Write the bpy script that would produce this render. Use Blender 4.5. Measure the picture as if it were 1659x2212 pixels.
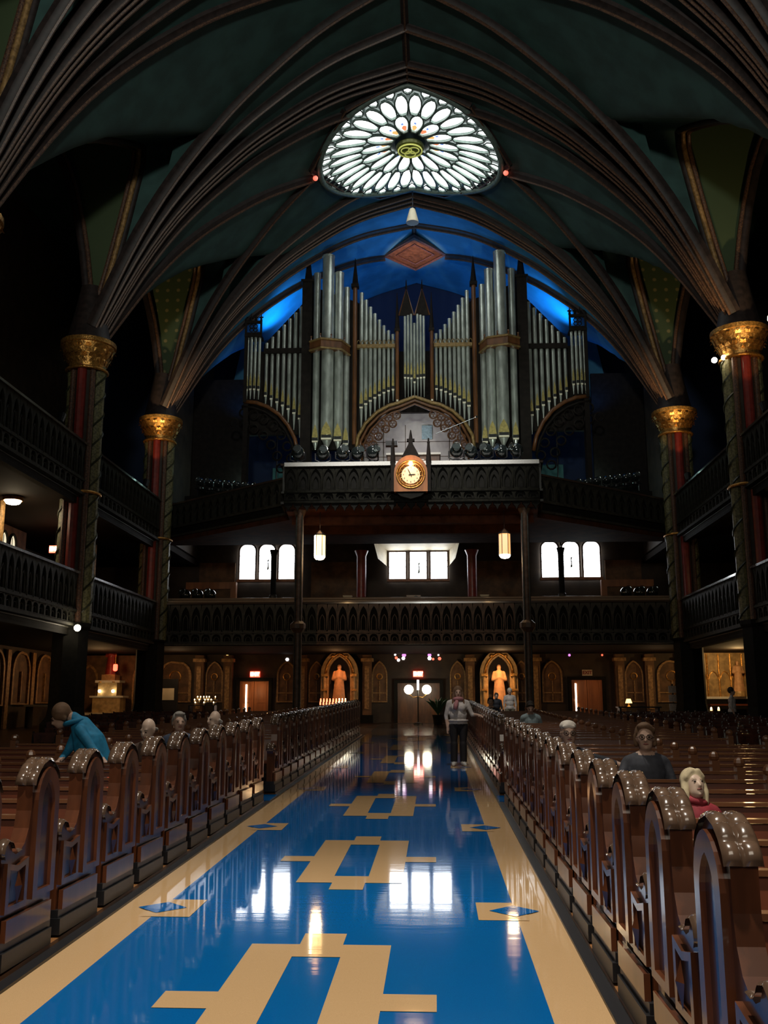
import bpy, bmesh, math, random
from mathutils import Vector, Matrix, Euler
random.seed(7)
for o in list(bpy.data.objects): bpy.data.objects.remove(o)
scn = bpy.context.scene
COL = scn.collection
PI = math.pi

# ------------------------------------------------------------------ camera
F_PX, W_PX, H_PX = 2100.0, 1659, 2212
PITCH, YAW = math.radians(11.415), math.radians(2.979)
cd = bpy.data.cameras.new('camera'); cam = bpy.data.objects.new('camera', cd); COL.objects.link(cam)
cd.sensor_fit = 'VERTICAL'; cd.sensor_height = 24.0; cd.lens = 24.0 * F_PX / H_PX
cd.clip_end = 300; cd.clip_start = 0.05
cam.location = (0.75, 0, 1.65)
cam.rotation_euler = (PI/2 + PITCH, 0, YAW)
scn.camera = cam
# ------------------------------------------------------------------ world, exposure
w = bpy.data.worlds.new('world'); scn.world = w; w.use_nodes = True
w.node_tree.nodes['Background'].inputs[0].default_value = (0.55, 0.75, 0.8, 1)
w.node_tree.nodes['Background'].inputs[1].default_value = 0.012
scn.view_settings.view_transform = 'Standard'; scn.view_settings.look = 'None'
scn.view_settings.exposure = 0.0; scn.view_settings.gamma = 1.0
scn.view_settings.use_curve_mapping = False

def area(name, loc, target, size, power, col, sy=None):
    l = bpy.data.lights.new(name, 'AREA'); l.energy = power; l.color = col
    l.shape = 'RECTANGLE'; l.size = size; l.size_y = sy or size
    o = bpy.data.objects.new(name, l); COL.objects.link(o); o.location = loc
    o.rotation_euler = (Vector(target) - Vector(loc)).to_track_quat('-Z', 'Y').to_euler(); return o
def point(name, loc, power, col, r=0.15):
    l = bpy.data.lights.new(name, 'POINT'); l.energy = power; l.color = col; l.shadow_soft_size = r
    o = bpy.data.objects.new(name, l); COL.objects.link(o); o.location = loc; return o
def spot(name, loc, target, power, col, ang=60, blend=0.6, r=0.1):
    l = bpy.data.lights.new(name, 'SPOT'); l.energy = power; l.color = col; l.shadow_soft_size = r
    l.spot_size = math.radians(ang); l.spot_blend = blend
    o = bpy.data.objects.new(name, l); COL.objects.link(o); o.location = loc
    o.rotation_euler = (Vector(target) - Vector(loc)).to_track_quat('-Z', 'Y').to_euler(); return o
# lit sanctuary behind the photographer, overhead nave spots, and unseen fill spots
area('altar_light', (0, -7, 10), (0, 12, 2), 9, 560, (1.0, 0.88, 0.72), 5)
spot('nave_spot', (0.4, 3.0, 16.5), (0, 4.6, 0), 10500, (1.0, 0.91, 0.78), 42, 0.9, 0.25)
spot('nave_spot', (-0.4, 11.0, 17.5), (0, 11.5, 0), 5600, (1.0, 0.91, 0.78), 36, 0.9, 0.25)
spot('ledge_fill_spot', (0, 21.5, 20.0), (0, 32.3, 10.2), 10500, (1.0, 0.97, 0.9), 36, 0.9, 0.2)  # unseen spot added to whiten the organ gallery ledge
spot('vault_fill_beam', (0, -6, 10), (0, 28, 22.6), 8600, (0.95, 1.0, 0.92), 56, 0.7, 0.8)  # fill beam added to brighten the vault and organ pipes
spot('nave_spot', (0.6, 14.0, 15.5), (1.1, 20.6, 1.2), 2900, (1.0, 0.9, 0.78), 26, 0.9, 0.25)  # extra spot added to light up the woman in the aisle
# ------------------------------------------------------------------ materials
MAT = {}
def M(name, col, rough=0.5, metal=0.0, noise=0.0, nscale=8.0, bump=0.0, bscale=40.0, emit=None, es=0.0, stretch=None, coat=0.0, col2=None, spec=None):
    m = bpy.data.materials.new(name); m.use_nodes = True; nt = m.node_tree; N = nt.nodes; L = nt.links
    b = N['Principled BSDF']; b.inputs['Roughness'].default_value = rough; b.inputs['Metallic'].default_value = metal
    b.inputs['Base Color'].default_value = (*col, 1)
    if coat: b.inputs['Coat Weight'].default_value = coat; b.inputs['Coat Roughness'].default_value = 0.08
    if spec is not None: b.inputs['Specular IOR Level'].default_value = spec
    tc = N.new('ShaderNodeTexCoord'); mp = N.new('ShaderNodeMapping'); L.new(tc.outputs['Object'], mp.inputs[0])
    if stretch: mp.inputs['Scale'].default_value = stretch
    if noise > 0:
        nz = N.new('ShaderNodeTexNoise'); nz.inputs['Scale'].default_value = nscale; nz.inputs['Detail'].default_value = 4
        L.new(mp.outputs[0], nz.inputs['Vector'])
        r = N.new('ShaderNodeMix'); r.data_type = 'RGBA'
        c2 = col2 if col2 else tuple(c * (1 - noise) for c in col)
        r.inputs[6].default_value = (*col, 1); r.inputs[7].default_value = (*c2, 1)
        cr = N.new('ShaderNodeValToRGB'); cr.color_ramp.elements[0].position = 0.38; cr.color_ramp.elements[1].position = 0.62
        L.new(nz.outputs['Fac'], cr.inputs[0]); L.new(cr.outputs[0], r.inputs[0]); L.new(r.outputs[2], b.inputs['Base Color'])
    if bump > 0:
        nb = N.new('ShaderNodeTexNoise'); nb.inputs['Scale'].default_value = bscale; L.new(mp.outputs[0], nb.inputs['Vector'])
        bp = N.new('ShaderNodeBump'); bp.inputs['Strength'].default_value = bump; bp.inputs['Distance'].default_value = 0.02
        L.new(nb.outputs['Fac'], bp.inputs['Height']); L.new(bp.outputs[0], b.inputs['Normal'])
    if emit: b.inputs['Emission Color'].default_value = (*emit, 1); b.inputs['Emission Strength'].default_value = es
    MAT[name] = m; return m
def floor_mat(name, col, col2):
    m = M(name, col, 0.055, noise=1, nscale=230, col2=col2)
    nt = m.node_tree; N = nt.nodes; L = nt.links; b = N['Principled BSDF']
    tc = N.new('ShaderNodeTexCoord'); mp = N.new('ShaderNodeMapping'); mp.inputs['Scale'].default_value = (0.7, 4.0, 1)
    L.new(tc.outputs['Object'], mp.inputs[0])
    n = N.new('ShaderNodeTexNoise'); n.inputs['Scale'].default_value = 1.6; n.inputs['Detail'].default_value = 3; L.new(mp.outputs[0], n.inputs['Vector'])
    bp = N.new('ShaderNodeBump'); bp.inputs['Strength'].default_value = 0.05; bp.inputs['Distance'].default_value = 0.012
    L.new(n.outputs['Fac'], bp.inputs['Height']); L.new(bp.outputs[0], b.inputs['Normal'])
    b.inputs['Specular IOR Level'].default_value = 0.55
    return m
floor_mat('lino_blue', (0.003, 0.125, 0.40), (0.002, 0.10, 0.335))
floor_mat('lino_tan', (0.60, 0.395, 0.205), (0.53, 0.345, 0.175))
M('plank', (0.42, 0.19, 0.07), 0.28, noise=0.5, nscale=5, stretch=(1, 0.15, 1))
M('dark_floor', (0.035, 0.018, 0.012), 0.35, noise=0.4, nscale=6)
M('tile_pale', (0.34, 0.42, 0.30), 0.35, noise=0.2, nscale=12)
M('tile_dark', (0.015, 0.05, 0.03), 0.35, noise=0.2, nscale=12)
M('pew_wood', (0.135, 0.042, 0.016), 0.30, noise=0.55, nscale=7, stretch=(1, 1, 0.2), coat=0.5)
M('pew_back', (0.165, 0.042, 0.017), 0.34, noise=0.4, nscale=5, stretch=(0.2, 1, 1), coat=0.3)
M('pew_cap', (0.115, 0.070, 0.045), 0.22, noise=0.3, nscale=12, coat=0.9)
M('pew_rail', (0.20, 0.085, 0.04), 0.28, coat=0.5)
M('pew_base', (0.012, 0.012, 0.014), 0.4)
M('pew_panel', (0.07, 0.022, 0.012), 0.25, noise=0.5, nscale=9, coat=0.6)
M('web', (0.036, 0.090, 0.080), 0.75, noise=0.35, nscale=1.2)
M('web_blue_lit', (0.04, 0.20, 0.36), 0.75, noise=0.3, nscale=1.0)
M('navy_wall', (0.008, 0.02, 0.06), 0.8)
M('rib', (0.030, 0.018, 0.016), 0.6, noise=0.5, nscale=6)
M('rib_gold', (0.15, 0.075, 0.04), 0.5, noise=0.8, nscale=24, col2=(0.05, 0.025, 0.02))
M('gold', (0.78, 0.40, 0.10), 0.32, 0.75, noise=0.5, nscale=14, bump=0.6, bscale=25)
M('gold_paint', (0.42, 0.24, 0.09), 0.5, 0.2, noise=0.5, nscale=10)
M('shaft_red', (0.26, 0.035, 0.028), 0.35, noise=0.3, nscale=6)
M('shaft_core', (0.05, 0.04, 0.03), 0.6, noise=0.4, nscale=4)
M('shaft_green', (0.20, 0.19, 0.085), 0.5, noise=0.6, nscale=16)
M('leaf_dark', (0.03, 0.035, 0.015), 0.5)
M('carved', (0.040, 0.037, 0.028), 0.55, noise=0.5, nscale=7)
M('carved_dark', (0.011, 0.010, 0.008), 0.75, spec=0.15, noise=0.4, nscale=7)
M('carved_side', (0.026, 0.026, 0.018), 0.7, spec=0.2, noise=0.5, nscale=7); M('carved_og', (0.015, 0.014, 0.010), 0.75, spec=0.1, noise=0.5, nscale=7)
M('rail_gloss', (0.30, 0.22, 0.16), 0.34, coat=0.6)
M('carved_brown', (0.13, 0.070, 0.040), 0.5, noise=0.5, nscale=7)
M('rail_dark', (0.06, 0.04, 0.03), 0.16, coat=0.6)
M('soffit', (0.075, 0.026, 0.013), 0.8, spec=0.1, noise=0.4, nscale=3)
M('soffit_dark', (0.012, 0.008, 0.006), 0.85, spec=0.1)  # darkened copy of soffit, shade under the galleries put into its colour
M('wall_dark', (0.055, 0.036, 0.022), 0.7, noise=0.4, nscale=2)
M('wall_warm', (0.17, 0.085, 0.035), 0.65, noise=0.5, nscale=3)
M('wall_teal', (0.03, 0.12, 0.115), 0.7, noise=0.3, nscale=1.5)
M('wall_pale', (0.62, 0.56, 0.52), 0.7, noise=0.1, nscale=3)
M('cream', (0.66, 0.58, 0.42), 0.6, noise=0.15, nscale=3)
M('rail_white', (0.86, 0.84, 0.80), 0.3, noise=0.1, nscale=20)
M('pipe', (0.62, 0.66, 0.60), 0.30, 0.65, noise=0.35, nscale=4, stretch=(1, 1, 0.4))
M('pipe_gilt', (0.55, 0.45, 0.16), 0.35, 0.6, noise=0.3, nscale=12)
M('pipe_lip', (0.92, 0.85, 0.66), 0.3, 0.3)
M('pipe_slot', (0.008, 0.008, 0.008), 0.7)
M('organ_wood', (0.15, 0.058, 0.02), 0.35, noise=0.45, nscale=6, stretch=(1, 1, 0.25))
M('organ_dark', (0.014, 0.010, 0.008), 0.7, spec=0.15, noise=0.4, nscale=5)
M('organ_gilt', (0.30, 0.19, 0.07), 0.4, 0.3, noise=0.4, nscale=10)
M('black', (0.010, 0.010, 0.012), 0.35)
M('gloss_black', (0.012, 0.016, 0.016), 0.12, coat=0.8)
M('lens', (0.35, 0.42, 0.42), 0.06, 0.9)
M('chrome', (0.6, 0.62, 0.62), 0.15, 1.0)
M('lead', (0.16, 0.22, 0.19), 0.45, noise=0.3, nscale=8)
M('lead_dark', (0.03, 0.045, 0.04), 0.5)
M('medallion', (0.10, 0.11, 0.025), 0.35, 0.4)
M('medallion_line', (0.85, 0.85, 0.25), 0.4, emit=(0.8, 0.85, 0.2), es=0.25)
M('door_wood', (0.42, 0.15, 0.045), 0.4, noise=0.35, nscale=4, stretch=(1, 1, 0.2))
M('stone', (0.75, 0.42, 0.22), 0.55, noise=0.2, nscale=6)
M('niche_dark', (0.02, 0.012, 0.010), 0.7)
M('plaster_gold', (0.55, 0.36, 0.15), 0.5, 0.1, noise=0.4, nscale=5)
M('skin', (0.50, 0.33, 0.25), 0.5); M('skin_pale', (0.62, 0.46, 0.36), 0.5); M('lips', (0.30, 0.09, 0.08), 0.5); M('eye', (0.02, 0.015, 0.012), 0.3)
for nm, c in dict(blond=(0.62, 0.52, 0.33), brown_hair=(0.17, 0.095, 0.05), dark_hair=(0.035, 0.026, 0.02), grey_hair=(0.30, 0.28, 0.25), white_hair=(0.6, 0.57, 0.5),
                  red_cloth=(0.32, 0.03, 0.045), blue_jacket=(0.010, 0.22, 0.42), navy=(0.015, 0.018, 0.03), slate=(0.06, 0.065, 0.085), white_cloth=(0.60, 0.56, 0.54), lightblue=(0.38, 0.50, 0.54),
                  pink=(0.50, 0.22, 0.24), black_cloth=(0.012, 0.010, 0.012), olive=(0.22, 0.20, 0.14), denim=(0.05, 0.07, 0.12), white_shoe=(0.62, 0.62, 0.60), cap_white=(0.78, 0.72, 0.64), leaf=(0.02, 0.07, 0.025), brown_cloth=(0.10, 0.06, 0.045)).items():
    M(nm, c, 0.75, noise=0.25, nscale=14)
def E_(name, col, s, base=(0.8, 0.8, 0.8)): return M(name, base, 0.5, emit=col, es=s)
E_('day_dim', (1.0, 0.88, 0.6), 0.9); E_('day_glass', (0.93, 0.97, 1.0), 9.0); E_('rose_glass', (0.95, 1.0, 0.98), 4.5); E_('rose_rim', (0.75, 0.92, 0.9), 1.2)
E_('rose_red', (1.0, 0.22, 0.05), 0.9); E_('rose_blue', (0.12, 0.3, 1.0), 0.8); E_('rose_amber', (1.0, 0.5, 0.1), 0.9)
E_('lamp_amber', (1.0, 0.42, 0.12), 1.3); E_('lamp_warm', (1.0, 0.62, 0.2), 3.2); E_('lamp_core', (1.0, 0.88, 0.6), 14); E_('globe', (1.0, 0.90, 0.66), 12); E_('bulb', (1.0, 0.86, 0.62), 30)
E_('exit_red', (1.0, 0.06, 0.03), 5.0); E_('exit_letter', (1.0, 0.85, 0.7), 5.0); E_('flame', (1.0, 0.62, 0.25), 18); E_('flame_red', (1.0, 0.12, 0.05), 6); E_('crack', (1.0, 0.85, 0.7), 6)
E_('violet_glass', (0.75, 0.2, 0.75), 1.6); E_('white_spot', (1.0, 0.9, 0.92), 5); E_('red_glass', (1, 0.12, 0.06), 1.5); E_('clock_face', (1.0, 0.50, 0.16), 0.28, (0.9, 0.75, 0.5))
E_('blue_glass', (0.2, 0.28, 1.0), 0.45)

# ------------------------------------------------------------------ mesh helpers
S = 0.02295
def FZ(y): return S * y
WLOC = {}
class MB:
    def __init__(s): s.v = []; s.f = []; s.sm = False
    def add(s, vs, fs):
        k = len(s.v); s.v += [tuple(p) for p in vs]; s.f += [tuple(i + k for i in f) for f in fs]; return s
    def box(s, x0, x1, y0, y1, z0, z1):
        return s.add([(x0,y0,z0),(x1,y0,z0),(x1,y1,z0),(x0,y1,z0),(x0,y0,z1),(x1,y0,z1),(x1,y1,z1),(x0,y1,z1)],
                     [(0,3,2,1),(4,5,6,7),(0,1,5,4),(1,2,6,5),(2,3,7,6),(3,0,4,7)])
    def obox(s, c, dx, hx, hy, z0, z1):   # box oriented along plan direction dx, centre c
        d = Vector((dx[0], dx[1], 0)).normalized(); n = Vector((-d.y, d.x, 0)); c = Vector((c[0], c[1], 0)); P = []
        for z in (z0, z1):
            for a, b in ((-1,-1),(1,-1),(1,1),(-1,1)): q = c + d*hx*a + n*hy*b; P.append((q.x, q.y, z))
        return s.add(P, [(0,3,2,1),(4,5,6,7),(0,1,5,4),(1,2,6,5),(2,3,7,6),(3,0,4,7)])
    def cyl(s, p0, p1, r0, r1=None, n=12, caps=True):
        r1 = r0 if r1 is None else r1; p0 = Vector(p0); p1 = Vector(p1); d = (p1 - p0).normalized()
        a = d.orthogonal().normalized(); b = d.cross(a); vs = []
        for p, r in ((p0, r0), (p1, r1)):
            for i in range(n): t = 2*PI*i/n; vs.append(p + a*r*math.cos(t) + b*r*math.sin(t))
        fs = [(i, (i+1) % n, n+(i+1) % n, n+i) for i in range(n)]
        if caps: fs += [tuple(range(n))[::-1], tuple(range(n, 2*n))]
        return s.add(vs, fs)
    def tube(s, pts, r, n=6, closed=False):
        P = [Vector(p) for p in pts]; m = len(P); vs = []; prev = None
        rs = r if isinstance(r, (list, tuple)) else [r]*m
        for i, p in enumerate(P):
            if closed: t = P[(i+1) % m] - P[i-1]
            else: t = P[min(i+1, m-1)] - P[max(i-1, 0)]
            t.normalize()
            if prev is None: a = t.orthogonal().normalized()
            else:
                a = prev - t*prev.dot(t)
                a = a.normalized() if a.length > 1e-6 else t.orthogonal().normalized()
            prev = a; b = t.cross(a)
            for k in range(n): q = 2*PI*k/n; vs.append(p + a*rs[i]*math.cos(q) + b*rs[i]*math.sin(q))
        fs = []
        for i in range(m if closed else m-1):
            j = (i+1) % m
            for k in range(n): fs.append((i*n+k, i*n+(k+1) % n, j*n+(k+1) % n, j*n+k))
        if not closed: fs += [tuple(range(n))[::-1], tuple(range((m-1)*n, m*n))]
        return s.add(vs, fs)
    def lathe(s, prof, c=(0,0,0), n=16):
        vs = []; 
        for r, z in prof:
            for i in range(n): t = 2*PI*i/n; vs.append((c[0]+r*math.cos(t), c[1]+r*math.sin(t), c[2]+z))
        m = len(prof); fs = [(j*n+i, j*n+(i+1) % n, (j+1)*n+(i+1) % n, (j+1)*n+i) for j in range(m-1) for i in range(n)]
        fs += [tuple(range(n))[::-1], tuple(range((m-1)*n, m*n))]
        return s.add(vs, fs)
    def prism(s, poly, axis, d0, d1):     # poly of (u,v): axis x -> (y,z), y -> (x,z), z -> (x,y)
        def P(u, v, d): return (d,u,v) if axis == 'x' else (u,d,v) if axis == 'y' else (u,v,d)
        n = len(poly); vs = [P(u,v,d0) for u,v in poly] + [P(u,v,d1) for u,v in poly]
        fs = [tuple(range(n)), tuple(range(n, 2*n))[::-1]] + [(i, n+i, n+(i+1) % n, (i+1) % n) for i in range(n)]
        return s.add(vs, fs)
    def ring(s, outer, inner, axis, d0, d1):  # frame between two closed outlines with equal counts
        def P(u, v, d): return (d,u,v) if axis == 'x' else (u,d,v) if axis == 'y' else (u,v,d)
        n = len(outer); vs = [P(*p, d0) for p in outer]+[P(*p, d0) for p in inner]+[P(*p, d1) for p in outer]+[P(*p, d1) for p in inner]
        fs = []
        for i in range(n):
            j = (i+1) % n
            fs += [(i, j, n+j, n+i), (2*n+i, 3*n+i, 3*n+j, 2*n+j), (i, 2*n+i, 2*n+j, j), (n+i, n+j, 3*n+j, 3*n+i)]
        return s.add(vs, fs)
    def ball(s, c, r, nu=12, nv=8, sc=(1,1,1)):
        vs = [(c[0], c[1], c[2]+r*sc[2])]
        for j in range(1, nv):
            t = PI*j/nv
            for i in range(nu): q = 2*PI*i/nu; vs.append((c[0]+r*sc[0]*math.sin(t)*math.cos(q), c[1]+r*sc[1]*math.sin(t)*math.sin(q), c[2]+r*sc[2]*math.cos(t)))
        vs.append((c[0], c[1], c[2]-r*sc[2])); fs = []
        for i in range(nu): fs.append((0, 1+i, 1+(i+1) % nu))
        for j in range(nv-2):
            for i in range(nu): fs.append((1+j*nu+i, 1+(j+1)*nu+i, 1+(j+1)*nu+(i+1) % nu, 1+j*nu+(i+1) % nu))
        k = len(vs)-1
        for i in range(nu): fs.append((k, 1+(nv-2)*nu+(i+1) % nu, 1+(nv-2)*nu+i))
        return s.add(vs, fs)
    def mesh(s, name, mat, off=(0,0,0), smooth=None):
        me = bpy.data.meshes.new(name)
        me.from_pydata([(p[0]-off[0], p[1]-off[1], p[2]-off[2]) for p in s.v], [], s.f); me.update()
        bm = bmesh.new(); bm.from_mesh(me); bmesh.ops.recalc_face_normals(bm, faces=bm.faces); bm.to_mesh(me); bm.free()
        me.materials.append(MAT[mat])
        if smooth is not None:
            me.polygons.foreach_set('use_smooth', [True]*len(me.polygons))
            if smooth: me.set_sharp_from_angle(angle=math.radians(smooth))
        return me
    def build(s, name, mat, parent=None, smooth=None, loc=None):
        off = WLOC.get(parent.name, Vector()) if parent else Vector()
        if loc is not None and parent is None: off = Vector(loc)
        o = bpy.data.objects.new(name, s.mesh(name, mat, off, smooth)); COL.objects.link(o)
        if parent: o.parent = parent
        elif loc is not None: o.location = loc
        WLOC[o.name] = Vector(off); return o
def empty(name, loc, label=None, cat=None, group=None, kind=None):
    o = bpy.data.objects.new(name, None); o.empty_display_size = 0.2; COL.objects.link(o); o.location = loc
    WLOC[o.name] = Vector(loc); return tag(o, label, cat, group, kind)
def tag(o, label=None, cat=None, group=None, kind=None):
    if label: o['label'] = label
    if cat: o['category'] = cat
    if group: o['group'] = group
    if kind: o['kind'] = kind
    return o
def copy_tree(o, parent=None):
    c = o.copy(); COL.objects.link(c); c.parent = parent
    for ch in list(o.children): copy_tree(ch, c)
    return c
ONES = ['', 'first', 'second', 'third', 'fourth', 'fifth', 'sixth', 'seventh', 'eighth', 'ninth', 'tenth', 'eleventh', 'twelfth', 'thirteenth', 'fourteenth', 'fifteenth', 'sixteenth', 'seventeenth', 'eighteenth', 'nineteenth', 'twentieth']
def ordw(n):
    if n <= 20: return ONES[n]
    if n == 30: return 'thirtieth'
    return ('twenty-' if n < 30 else 'thirty-') + ONES[n % 10]
def arch_pts(w, spring, rise, n=6):   # pointed arch from (-w/2, spring) over apex to (w/2, spring)
    R = (rise*rise + w*w/4) / w; L = []
    a_end = math.asin(min(1, rise / R))
    for i in range(n+1): a = a_end*i/n; L.append((-w/2 + R - R*math.cos(a), spring + R*math.sin(a)))
    return L + [(-x, z) for x, z in L[-2::-1]]
def arch_outline(w, base, spring, rise, n=6): return [(-w/2, base)] + arch_pts(w, spring, rise, n) + [(w/2, base)]

# ================================================================== FLOOR
YC = [12.4, 20.9, 29.4, 37.9, 46.4]; XW = 10.4
def slab(mb, x0, x1, y0, y1, h0, h1):   # box that follows the sloping floor
    return mb.add([(x,y,FZ(y)+h) for h in (h0,h1) for x,y in ((x0,y0),(x1,y0),(x1,y1),(x0,y1))],
                  [(0,3,2,1),(4,5,6,7),(0,1,5,4),(1,2,6,5),(2,3,7,6),(3,0,4,7)])
def poly_f(mb, pts, h):
    n = len(pts); return mb.add([(x,y,FZ(y)+h) for x,y in pts], [tuple(range(n))])
floor = slab(MB(), -16.5, 16.5, -9, 48, -0.3, 0.0).build('floor', 'dark_floor'); tag(floor, kind='structure')
AX = 1.62; BX = 1.32
m = MB(); poly_f(m, [(-BX,-3),(BX,-3),(BX,33.2),(-BX,33.2)], 0.003); m.build('aisle_field', 'lino_blue', floor)
for sx in (-1, 1):
    m = MB(); a, b = sorted((sx*BX, sx*AX)); poly_f(m, [(a,-3),(b,-3),(b,33.2),(a,33.2)], 0.003); m.build('border_strip', 'lino_tan', floor)
    m = MB(); a, b = sorted((sx*AX, sx*1.70)); slab(m, a, b, -3, 33.2, 0, 0.02); m.build('edge_moulding', 'pew_base', floor)
    m = MB(); a, b = sorted((sx*1.70, sx*1.98)); slab(m, a, b, -3, 14.25, 0, 0.045); slab(m, a, b, 15.25, 33.0, 0, 0.045); m.build('pew_platform_edge', 'plank', floor)
m = MB(); poly_f(m, [(-1.62,33.2),(1.62,33.2),(1.62,43),(-1.62,43)], 0.002); m.build('vestibule_floor', 'rail_dark', floor)
PER = 4.27; b0 = 5.52; blocks = [b0 + PER*i for i in range(-1, 7)]
for yb in blocks:
    m = MB()
    def q(x0, x1, y0, y1): poly_f(m, [(x0,y0),(x1,y0),(x1,y1),(x0,y1)], 0.006)
    q(-0.45,-0.15,yb-1.14,yb+1.14); q(0.15,0.45,yb-1.14,yb+1.14)
    for s in (-1, 1):
        y0, y1 = sorted((yb+s*0.85, yb+s*1.14)); q(-0.15, 0.15, y0, y1)
        y0, y1 = sorted((yb+s*1.14, yb+s*1.42)); q(-0.14, 0.14, y0, y1)
    q(-0.74,-0.45,yb-0.14,yb+0.14); q(0.45,0.74,yb-0.14,yb+0.14)
    m.build('inlay_key_pattern', 'lino_tan', floor)
    yd = yb + PER/2
    for sx in (-1, 1):
        m = MB(); x0, x1 = sorted((sx*1.04, sx*1.40)); poly_f(m, [(x0,yd-.285),(x1,yd-.285),(x1,yd+.285),(x0,yd+.285)], 0.006); m.build('inlay_square', 'lino_tan', floor)
        m = MB(); poly_f(m, [(sx*1.13,yd),(sx*1.315,yd-.18),(sx*1.50,yd),(sx*1.315,yd+.18)], 0.009); m.build('inlay_diamond', 'lino_blue', floor)
    for sx in (-1, 1): pass
for sx in (-1, 1):   # cross passage mats
    m = MB(); a, b = sorted((sx*1.64, sx*2.6)); slab(m, a, b, 14.40, 15.10, 0.0, 0.03); m.build('passage_mat', 'lino_blue', floor)
tp = {}
for sx in (-1, 1):   # pale and dark green tiles between the pews
    for j in range(38):
        for i in range(4):
            y0 = 3.4 + 0.29*j; x0 = 1.99 + 0.29*i; mat = 'tile_pale' if (j % 2) else 'tile_dark'
            if mat not in tp: tp[mat] = slab(MB(), 0.003, 0.287, 0.003, 0.287, 0.0, 0.012).mesh('tile', mat)
            o = bpy.data.objects.new('tile', tp[mat]); COL.objects.link(o); o.parent = floor
            o.location = (x0 if sx > 0 else -x0-0.29, y0, FZ(y0))
# ================================================================== VAULT
def interp(x, xs, zs):
    if x <= xs[0]: return zs[0]
    for i in range(len(xs)-1):
        if x <= xs[i+1]:
            t = (x-xs[i])/(xs[i+1]-xs[i]); return zs[i]+(zs[i+1]-zs[i])*t
    return zs[-1]
def smooth_tab(xs, zs, N=200):
    X = [xs[0]+(xs[-1]-xs[0])*i/N for i in range(N+1)]; Z = [interp(x, xs, zs) for x in X]
    for _ in range(120): Z = [Z[0]]+[(Z[i-1]+2*Z[i]+Z[i+1])/4 for i in range(1, N)]+[Z[-1]]
    return X, Z
PX_, PZ_ = smooth_tab([0,1.9,2.85,3.9,5.4,7,8.05,9,9.6,10.1,10.4], [22.95,22.4,22.0,21.35,20.3,18.75,17.5,16.0,14.8,13.8,13.2])
CU_ = [0,.07,.15,.27,.38,.52,.64,.78,.93,.962,.974,.986,1.0]; CZ_ = [13.1,14.2,15.1,16.3,17.2,18.0,18.65,19.3,19.95,20.0,19.0,16.0,13.1]
def tabl(x, X, Z):
    f = (x-X[0])/(X[-1]-X[0])*(len(X)-1); i = max(0, min(len(X)-2, int(f))); return Z[i]+(Z[i+1]-Z[i])*(f-i)
def prof(x): return tabl(min(abs(x), 10.4), PX_, PZ_)
def crs(y):
    u = ((y-YC[0]) / 8.5) % 1.0; return interp(u, CU_, CZ_)
def xe(y): return XW - 1.55*max(0, min(1, (crs(y)-13.2)/6.4))**0.8
def zv(x, y):
    a = prof(x); c = crs(y) + 0.05*(XW-abs(x))
    k = 0.25; h = max(0, min(1, 0.5+0.5*(a-c)/k)); return c*(1-h)+a*h + k*h*(1-h)
us = [0,.03,.07,.11,.15,.2,.27,.33,.38,.45,.52,.58,.64,.71,.78,.86,.93,.95,.962,.968,.974,.98,.986,.993]
def yrows(i0, i1):
    R = []
    for i in range(i0, i1): R += [YC[i]+8.5*u for u in us]
    R.append(YC[i1]-1e-4); return R
def vault_mesh(rows):
    m = MB(); NX = 52; vs = []; fs = []
    for y in rows:
        e = xe(y)
        for i in range(2*NX+1):
            x = e*(i-NX)/NX; vs.append((x, y, zv(x, y)))
    k = 2*NX+1
    for j in range(len(rows)-1):
        for i in range(2*NX): fs.append((j*k+i, j*k+i+1, (j+1)*k+i+1, (j+1)*k+i))
    return m.add(vs, fs)
ceiling = vault_mesh(yrows(0, 4)).build('ceiling', 'web', smooth=0); tag(ceiling, kind='structure')
# organ bay: same web with blue light put into its colour, by face position
ceiling.data.materials.append(MAT['web_blue_lit'])
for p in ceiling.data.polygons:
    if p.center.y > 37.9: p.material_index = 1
def rib_path(x0, y0, x1, y1, n=26):
    L = []
    for i in range(n+1):
        t = i/n; x = x0+(x1-x0)*t; y = y0+(y1-y0)*t; L.append(Vector((x, y, prof(x))))
    return L
RPROF = [(-.17,.10),(-.15,-.06),(-.06,-.10),(0,-.20),(.06,-.10),(.15,-.06),(.17,.10)]
def sweep(P, prof_, sc=1.0):
    m = MB(); n = len(P); k = len(prof_); vs = []
    for i, p in enumerate(P):
        t = (P[min(i+1,n-1)]-P[max(i-1,0)]).normalized()
        side = t.cross(Vector((0,0,1)))
        if side.length < 0.15: side = Vector((0,1,0))
        side.normalize(); nn = side.cross(t).normalized()
        if nn.z < 0: nn = -nn
        for u, v in prof_: vs.append(p + side*u*sc + nn*v*sc)
    fs = [(i*k+j, i*k+j+1, (i+1)*k+j+1, (i+1)*k+j) for i in range(n-1) for j in range(k-1)]
    m.add(vs, fs); return m, n, k
def rib(P, sc=1.0, gold='rib_gold', parent=None):
    m, n, k = sweep(P, RPROF, sc); r = m.build('rib', 'rib', parent or ceiling, smooth=40)
    gap = [(p, zv(p.x, p.y)) for p in P]
    if max(z-p.z for p, z in gap) > 0.15:      # thin stone fin that carries the web on the rib
        fm = MB(); vs = []
        for p, z in gap: vs += [tuple(p+Vector((0,0,0.02))), (p.x, p.y, min(max(z, p.z+0.03), p.z+(1.6 if abs(p.x) < 7.6 else 0.06)))]
        fm.add(vs, [(2*i, 2*i+1, 2*i+3, 2*i+2) for i in range(n-1)]); fm.build('rib_fin', 'web', r)
    b = MB(); Q = []
    for i in range(n): Q.append(m.v[i*k+3])
    b.tube(Q, 0.045*sc, 5); b.build('rib_bead', gold, r)
    return r
ROSE = (0.0, 33.5, 3.42)
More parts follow.
